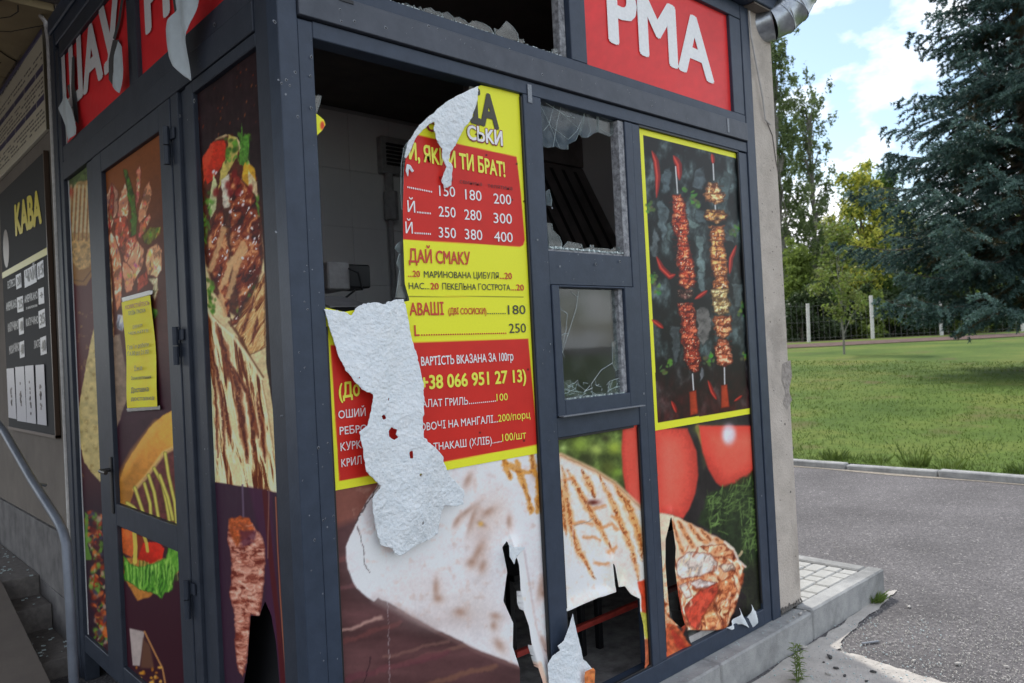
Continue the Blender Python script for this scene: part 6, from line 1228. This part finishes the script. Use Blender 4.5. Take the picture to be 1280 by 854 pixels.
# ================================================================== LAWN BLADES, TREES, FENCE
lawn_leaf = leafmat('lawn_blade', (.060, .105, .020), (.135, .185, .038), .3, .8)
n = 60000
sx = nrs.rand(n); d_ = 9.3+15*nrs.rand(n)**1.8; s_ = -2+15*sx
x = 8.08+ (nrs.rand(n)**1.9)*17; y = -8+20*nrs.rand(n)
keep = (x > 8.07); x = x[keep]; y = y[keep]; n = len(x); z = lawn_z(x, y)-.01
hh = nrs.uniform(.02, .06, n)*(1+.9*(fbm(x*1.7, y*1.7, 3)-.4)*2.0); hh = np.clip(hh, .02, .2); a = nrs.uniform(0, 6.28, n); l = hh*nrs.uniform(.2, .9, n); b_ = nrs.uniform(0, 6.28, n); wd = .007+.003*(x-8)/6
V = np.zeros((n, 3, 3)); V[:, 0] = np.stack([x-np.cos(a)*wd, y-np.sin(a)*wd, z], 1); V[:, 1] = np.stack([x+np.cos(a)*wd, y+np.sin(a)*wd, z], 1); V[:, 2] = np.stack([x+np.cos(b_)*l, y+np.sin(b_)*l, z+hh], 1)
tag(quads('lawn_grass', V, lawn_leaf), 'uneven short green grass of the lawn across the road', 'grass', None, 'stuff')
TL = ['leftmost grass tuft behind the road kerb, against the end wall', 'broad low grass tuft behind the kerb, second from the left', 'dense grass tuft behind the middle of the visible kerb', 'tallest thin spiky grass tuft behind the kerb', 'low sparse tuft between the two leftmost kerb tufts', 'small low tuft just right of the tall spiky tuft', 'low grass tuft behind the kerb near the right picture edge', 'rightmost grass tuft behind the kerb at the picture edge']
for ti, (px_, py_, nn, h_) in enumerate(((1010, 580, 120, .15), (1052, 588, 90, .12), (1105, 592, 120, .14), (1118, 586, 24, .30), (1022, 584, 60, .12), (1150, 596, 60, .14), (1250, 598, 90, .11), (1275, 592, 90, .12))):
    g = gd(px_, py_, .1); g = (max(g[0], 8.2), g[1]); tag(blades('grass_tuft', g[0]+.05, g[1], nn, .13, h_, .04, .009, .8, lawn_leaf), TL[ti], 'grass tuft', 'grass tufts behind the kerb')
def leafcloud(centres, radii, n, size, seed, squash=1., shell=.55):
    rs_ = np.random.RandomState(seed); c = np.array(centres); r = np.array(radii); pr = r**2/np.sum(r**2); k = rs_.choice(len(c), n, p=pr)
    d = rs_.normal(size=(n, 3)); d /= np.linalg.norm(d, axis=1)[:, None]; rad = r[k]*(shell+(1-shell)*rs_.rand(n))*(1+.18*rs_.normal(size=n)); P = c[k]+d*rad[:, None]*np.array([1, 1, squash])
    nrm = d+rs_.normal(size=(n, 3))*.9; nrm /= np.linalg.norm(nrm, axis=1)[:, None]; t = np.cross(nrm, rs_.normal(size=(n, 3))); t /= np.linalg.norm(t, axis=1)[:, None]; b = np.cross(nrm, t)
    s = size*rs_.uniform(.55, 1.35, n)[:, None]
    return np.stack([P-t*s, P-b*s*.5, P+t*s, P+b*s*.5], 1)
LM = {'green': leafmat('leaf_green', (.060, .120, .026), (.14, .22, .050), .45, .5), 'light': leafmat('leaf_light', (.12, .18, .036), (.24, .31, .07), .5, .5), 'yellow': leafmat('leaf_yellow', (.46, .46, .06), (.74, .71, .15), .5, .4),
      'dark': leafmat('leaf_dark', (.022, .042, .016), (.06, .092, .028), .3, .5), 'poplar': leafmat('leaf_poplar', (.085, .125, .050), (.18, .24, .09), .45, .6), 'olive': leafmat('leaf_olive', (.10, .125, .035), (.18, .205, .06), .45, .5)}
def tree(name, base, h, wid, m, label, seed, n=9000, size=.11, trunk=.14, low=.22, group=None, nb=16, cat='tree', bark='bark', mix=None, col=False):
    rr = random.Random(seed); b = Vector(base); e = empty(name, base, label, cat, group)
    mb = MB(); tp = [b+Vector((0, 0, -.3))]; 
    for k in range(1, 7): tp.append(b+Vector((rr.uniform(-.1, .1)*wid*.3, rr.uniform(-.1, .1)*wid*.3, h*.93*k/6)))
    mb.tube(tp, [trunk*(1-.15*k) for k in range(7)], 8)
    cs, rs2 = [], []
    for k in range(nb):
        t = low+(1-low)*(k+.5)/nb; prof = (math.sin(min(1, (t-low)/(1-low)*1.15+.12)*math.pi)**.6) if not col else (1-.55*t)
        a = rr.uniform(0, 6.28); rad = wid*.5*prof*rr.uniform(.25, .85 if not col else 1.1); c = b+Vector((rad*math.cos(a), rad*math.sin(a), h*t)); s0 = b+Vector((0, 0, h*max(.12, t-.22 if not col else t-.1)))
        mb.tube([s0, (s0+c)*.5+Vector((0, 0, .04*h)), c], [trunk*.35, trunk*.2, trunk*.06], 5); cs.append(c); rs2.append(wid*(.17 if not col else .075)*rr.uniform(.7, 1.35))
        for q in range(3): c2 = c+(Vector((rr.gauss(0, 1), rr.gauss(0, 1), rr.gauss(0, .8)))*wid*.12 if not col else Vector((rr.gauss(0, .22), rr.gauss(0, .22), .30*(q+.3)))*wid*.55); cs.append(c2); rs2.append(wid*(.085 if not col else .06)*rr.uniform(.6, 1.3))
    mb.build('trunk', M[bark], e)
    V = leafcloud([tuple(c) for c in cs], rs2, n, size, seed, .8 if not col else 2.1, .2)
    if mix: k = int(n*mix[1]); quads('crown', V[k:], m, e)['kind'] = 'stuff'; quads('crown', V[:k], LM[mix[0]], e)['kind'] = 'stuff'
    else: quads('crown', V, m, e)['kind'] = 'stuff'
    return e
def onland(px, d, dz=0.): p = atd(px, 420, d); return (p[0], p[1], float(lawn_z(p[0], p[1]))+dz)
tree('poplar_tree', onland(984, 56), 21.2, 4.6, LM['poplar'], 'tall ragged poplar right behind the stucco end wall, leftmost', 21, 17000, .13, .22, .12, None, 84, bark='bark_pale', col=True)
tree('poplar_tree', onland(1026, 58), 18.2, 5.0, LM['poplar'], 'thinner poplar with sparse crown, right of the taller poplar', 22, 9000, .13, .2, .2, None, 62, bark='bark_pale', col=True)
tree('yellow_tree', onland(1084, 50), 10.6, 6.4, LM['yellow'], 'yellow-leaved tree standing behind the sapling', 23, 11000, .14, .2, .32, mix=('light', .42))
tree('broadleaf_tree', onland(1040, 62), 8.5, 6.5, LM['green'], 'green broadleaf tree between the poplars and the yellow tree', 24, 11000, .13)
tree('broadleaf_tree', onland(1120, 60), 12.8, 7, LM['green'], 'darker green tree rising behind the yellow tree top', 25, 11000, .14)
for i, (px_, d, h, w_, m, lb) in enumerate(((1000, 52, 6.0, 6, 'light', 'light green tree low behind the wall edge'), (1062, 54, 6.6, 5, 'light', 'light green bushy tree just left of the yellow tree'), (1105, 53, 7.2, 5.5, 'green', 'green tree filling in below the yellow crown'), (1150, 55, 8.2, 7, 'olive', 'olive green tree partly hidden by the spruce'), (1190, 54, 7.2, 6, 'light', 'light green tree seen under the spruce branches'), (1235, 56, 8, 7, 'green', 'green tree behind the right part of the spruce'), (1285, 55, 8, 7, 'olive', 'olive tree at the right picture edge behind the spruce'))):
    tree('broadleaf_tree', onland(px_, d), h, w_, LM[m], lb, 40+i, 9500, .14, .14, .05)
BL = ['dark bush behind the fence, hard against the kiosk end wall', 'dark bush behind the leftmost fence post', 'mid green bush behind the fence just left of the sapling', 'dark bush behind the fence directly behind the sapling trunk', 'light green bush just left of the second fence post', 'dark bush just right of the second fence post', 'dark bush between the second and third fence posts, nearer the second', 'mid green bush between the second and third fence posts, nearer the third', 'dark bush right behind the third fence post', 'light green bush just right of the third fence post', 'dark bush midway between the third fence post and the rightmost one', 'dark bush just left of the rightmost fence post', 'mid green bush at the right picture edge behind the rightmost post']
for i, px_ in enumerate(range(1001, 1300, 23)):
    m = ('dark', 'dark', 'green', 'dark', 'light')[i % 5]; e = tree('hedge_bush', onland(px_, 45.5+rnd.random()*2), rnd.uniform(2.3, 3.4), rnd.uniform(3.4, 4.4), LM[m], BL[i], 70+i, 7000, .125, .05, .0, 'bushes behind the fence', 9, 'bush')
for i in range(15):
    px_ = 450+i*75; tree('far_tree', onland(px_, 76+rnd.random()*8), rnd.uniform(9, 12), rnd.uniform(10, 13), LM[('green', 'dark', 'olive')[i % 3]], 'distant green tree closing the view behind the others', 100+i, 7000, .22, .25, .05, 'distant trees closing the view')
# sapling on the lawn
sp = atd(1055, 445, 30); tree('sapling', (sp[0], sp[1], float(lawn_z(sp[0], sp[1]))), 5.0, 3.2, LM['olive'], 'young thin-trunked tree standing alone on the lawn', 31, 2600, .075, .045, .28, None, 14, bark='bark_pale', mix=('light', .5))
# fence
fence = empty('post_fence', onland(1100, 43), 'whitewashed concrete post fence with thin wire across the far side of the lawn', 'fence')
prev = None; posts = []
for px_, top, base in ((930, 372, 428), (1011, 377, 425), (1091, 368, 422), (1177, 375, 418), (1279, 375, 416), (1385, 372, 412)):
    p = atd(px_, base, 43); z0 = float(lawn_z(p[0], p[1])); z1 = z0+(base-top)*43/960; mb = MB(); mb.box(-.075, .075, -.075, .075, -.3, z1-z0, .01); o = mb.build('post', M['post'], fence)
    o.matrix_parent_inverse = inv(fence); o.location = (p[0], p[1], z0); o.rotation_euler = (rnd.uniform(-.02, .02), rnd.uniform(-.02, .02), .8); posts.append((p[0], p[1], z0, z1-z0))
mb = MB()
for (a, b_) in zip(posts[:-1], posts[1:]):
    for f in (.1, .5, .92): mb.tube([(a[0], a[1], a[2]+a[3]*f), ((a[0]+b_[0])/2, (a[1]+b_[1])/2, (a[2]+b_[2])/2+(a[3]+b_[3])/2*f-.03), (b_[0], b_[1], b_[2]+b_[3]*f)], .005, 4)
    for k in range(1, 12): t = k/12; mb.tube([(a[0]+(b_[0]-a[0])*t, a[1]+(b_[1]-a[1])*t, a[2]+(b_[2]-a[2])*t+.05), (a[0]+(b_[0]-a[0])*t, a[1]+(b_[1]-a[1])*t, a[2]+(b_[2]-a[2])*t+a[3]*.9)], .006, 4)
tag(mb.build('wire_mesh', M['wire'], fence), kind='stuff')
# blue spruce
spr = empty('blue_spruce', (0, 0, 0), 'big dark blue-green spruce with drooping branches on the right of the lawn', 'tree')
sb = atd(1296, 405, 19.0); sb = np.array([sb[0], sb[1], float(lawn_z(sb[0], sb[1]))]); spr.location = tuple(sb)
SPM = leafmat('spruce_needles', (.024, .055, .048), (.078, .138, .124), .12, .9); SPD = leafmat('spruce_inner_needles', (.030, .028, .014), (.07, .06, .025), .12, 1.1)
mb = MB(); mb.tube([tuple(sb+np.array([0, 0, z])) for z in (-.3, 2, 5, 9, 13, 17)], [.26, .22, .18, .13, .08, .03], 10)
rs_ = np.random.RandomState(5); NV, ND, NT = [], [], []; zz = 2.2; wk = 0
LI = []
while zz < 16.5:
    nb = 8 if zz < 12 else 6; Lb = 4.15*(1-max(0, zz-4.2)/14)**1.35*(.92 if zz < 2.8 else 1)
    for k in range(nb):
        a = k*2*math.pi/nb+wk*.37+rs_.uniform(-.15, .15); L_ = Lb*rs_.choice([.6, .8, .92, 1.0, 1.1]); z0 = zz+rs_.uniform(-.35, .35); dr = rs_.uniform(.10, .30)*(1 if zz < 9 else .4)
        P = []
        for t in np.linspace(0, 1, 14): P.append(sb+np.array([math.cos(a)*L_*t, math.sin(a)*L_*t, z0-dr*L_*math.sin(t*2.2)+.22*L_*t*t*.5]))
        mb.tube([tuple(p) for p in P[::3]], [.045, .035, .025, .016, .008], 5)
        side_ = np.array([-math.sin(a), math.cos(a), 0]); out_ = np.array([math.cos(a), math.sin(a), 0])
        for t in np.arange(.10, 1.02, .21/L_):
            f = t*13; i0 = min(12, int(f)); p = P[i0]+(P[i0+1]-P[i0])*min(1, f-i0) if i0 < 13 else P[13]
            for sgn in (-1, 1):
                tl2 = max(0., 1-t)**.75*L_*.36+.22; tl2 *= rs_.uniform(.7, 1.2); dv_ = side_*sgn*.8+out_*.62+np.array([0, 0, rs_.uniform(-.35, .05)]); dv_ /= np.linalg.norm(dv_)
                m_ = max(3, int(tl2/.036)); s = np.linspace(.08, 1, m_)[:, None]; Q3 = p+dv_*tl2*s+np.array([0, 0, -.20])*tl2*s*s+rs_.normal(size=(m_, 3))*.008
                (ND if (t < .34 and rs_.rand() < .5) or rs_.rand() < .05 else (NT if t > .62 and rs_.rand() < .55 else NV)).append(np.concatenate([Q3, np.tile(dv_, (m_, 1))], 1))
                if rs_.rand() < .55:       # hanging sprays
                    m2 = 7; s = np.linspace(0, 1, m2)[:, None]; q0 = p+dv_*tl2*rs_.uniform(.3, .9); hv = np.array([rs_.uniform(-.3, .3), rs_.uniform(-.3, .3), -1.]); Q4 = q0+hv*s*rs_.uniform(.15, .42)+rs_.normal(size=(m2, 3))*.015
                    NV.append(np.concatenate([Q4, np.tile(dv_*.4+hv*.6, (m2, 1))], 1))
    zz += .52; wk += 1
mb.build('trunk', M['bark'], spr)
def needles(L, m, name, k=5, size=.062):
    A_ = np.concatenate(L); A_ = np.repeat(A_, k, 0); n = len(A_); d = A_[:, 3:]+rs_.normal(size=(n, 3))*.75; d /= np.linalg.norm(d, axis=1)[:, None]; t = np.cross(d, rs_.normal(size=(n, 3))); t /= np.linalg.norm(t, axis=1)[:, None]
    s = size*rs_.uniform(.6, 1.3, n)[:, None]; P = A_[:, :3]; V = np.stack([P-t*s*.2, P+t*s*.2, P+d*s*1.15], 1); o = quads(name, V, m, spr); o['kind'] = 'stuff'; return n
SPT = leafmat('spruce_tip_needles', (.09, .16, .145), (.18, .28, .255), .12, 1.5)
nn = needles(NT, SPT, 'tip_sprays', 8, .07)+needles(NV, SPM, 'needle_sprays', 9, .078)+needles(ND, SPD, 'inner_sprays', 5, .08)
print('spruce tris', nn, 'objects', len(S.objects), 'polys', sum(len(o.data.polygons) for o in S.objects if o.type == 'MESH'))
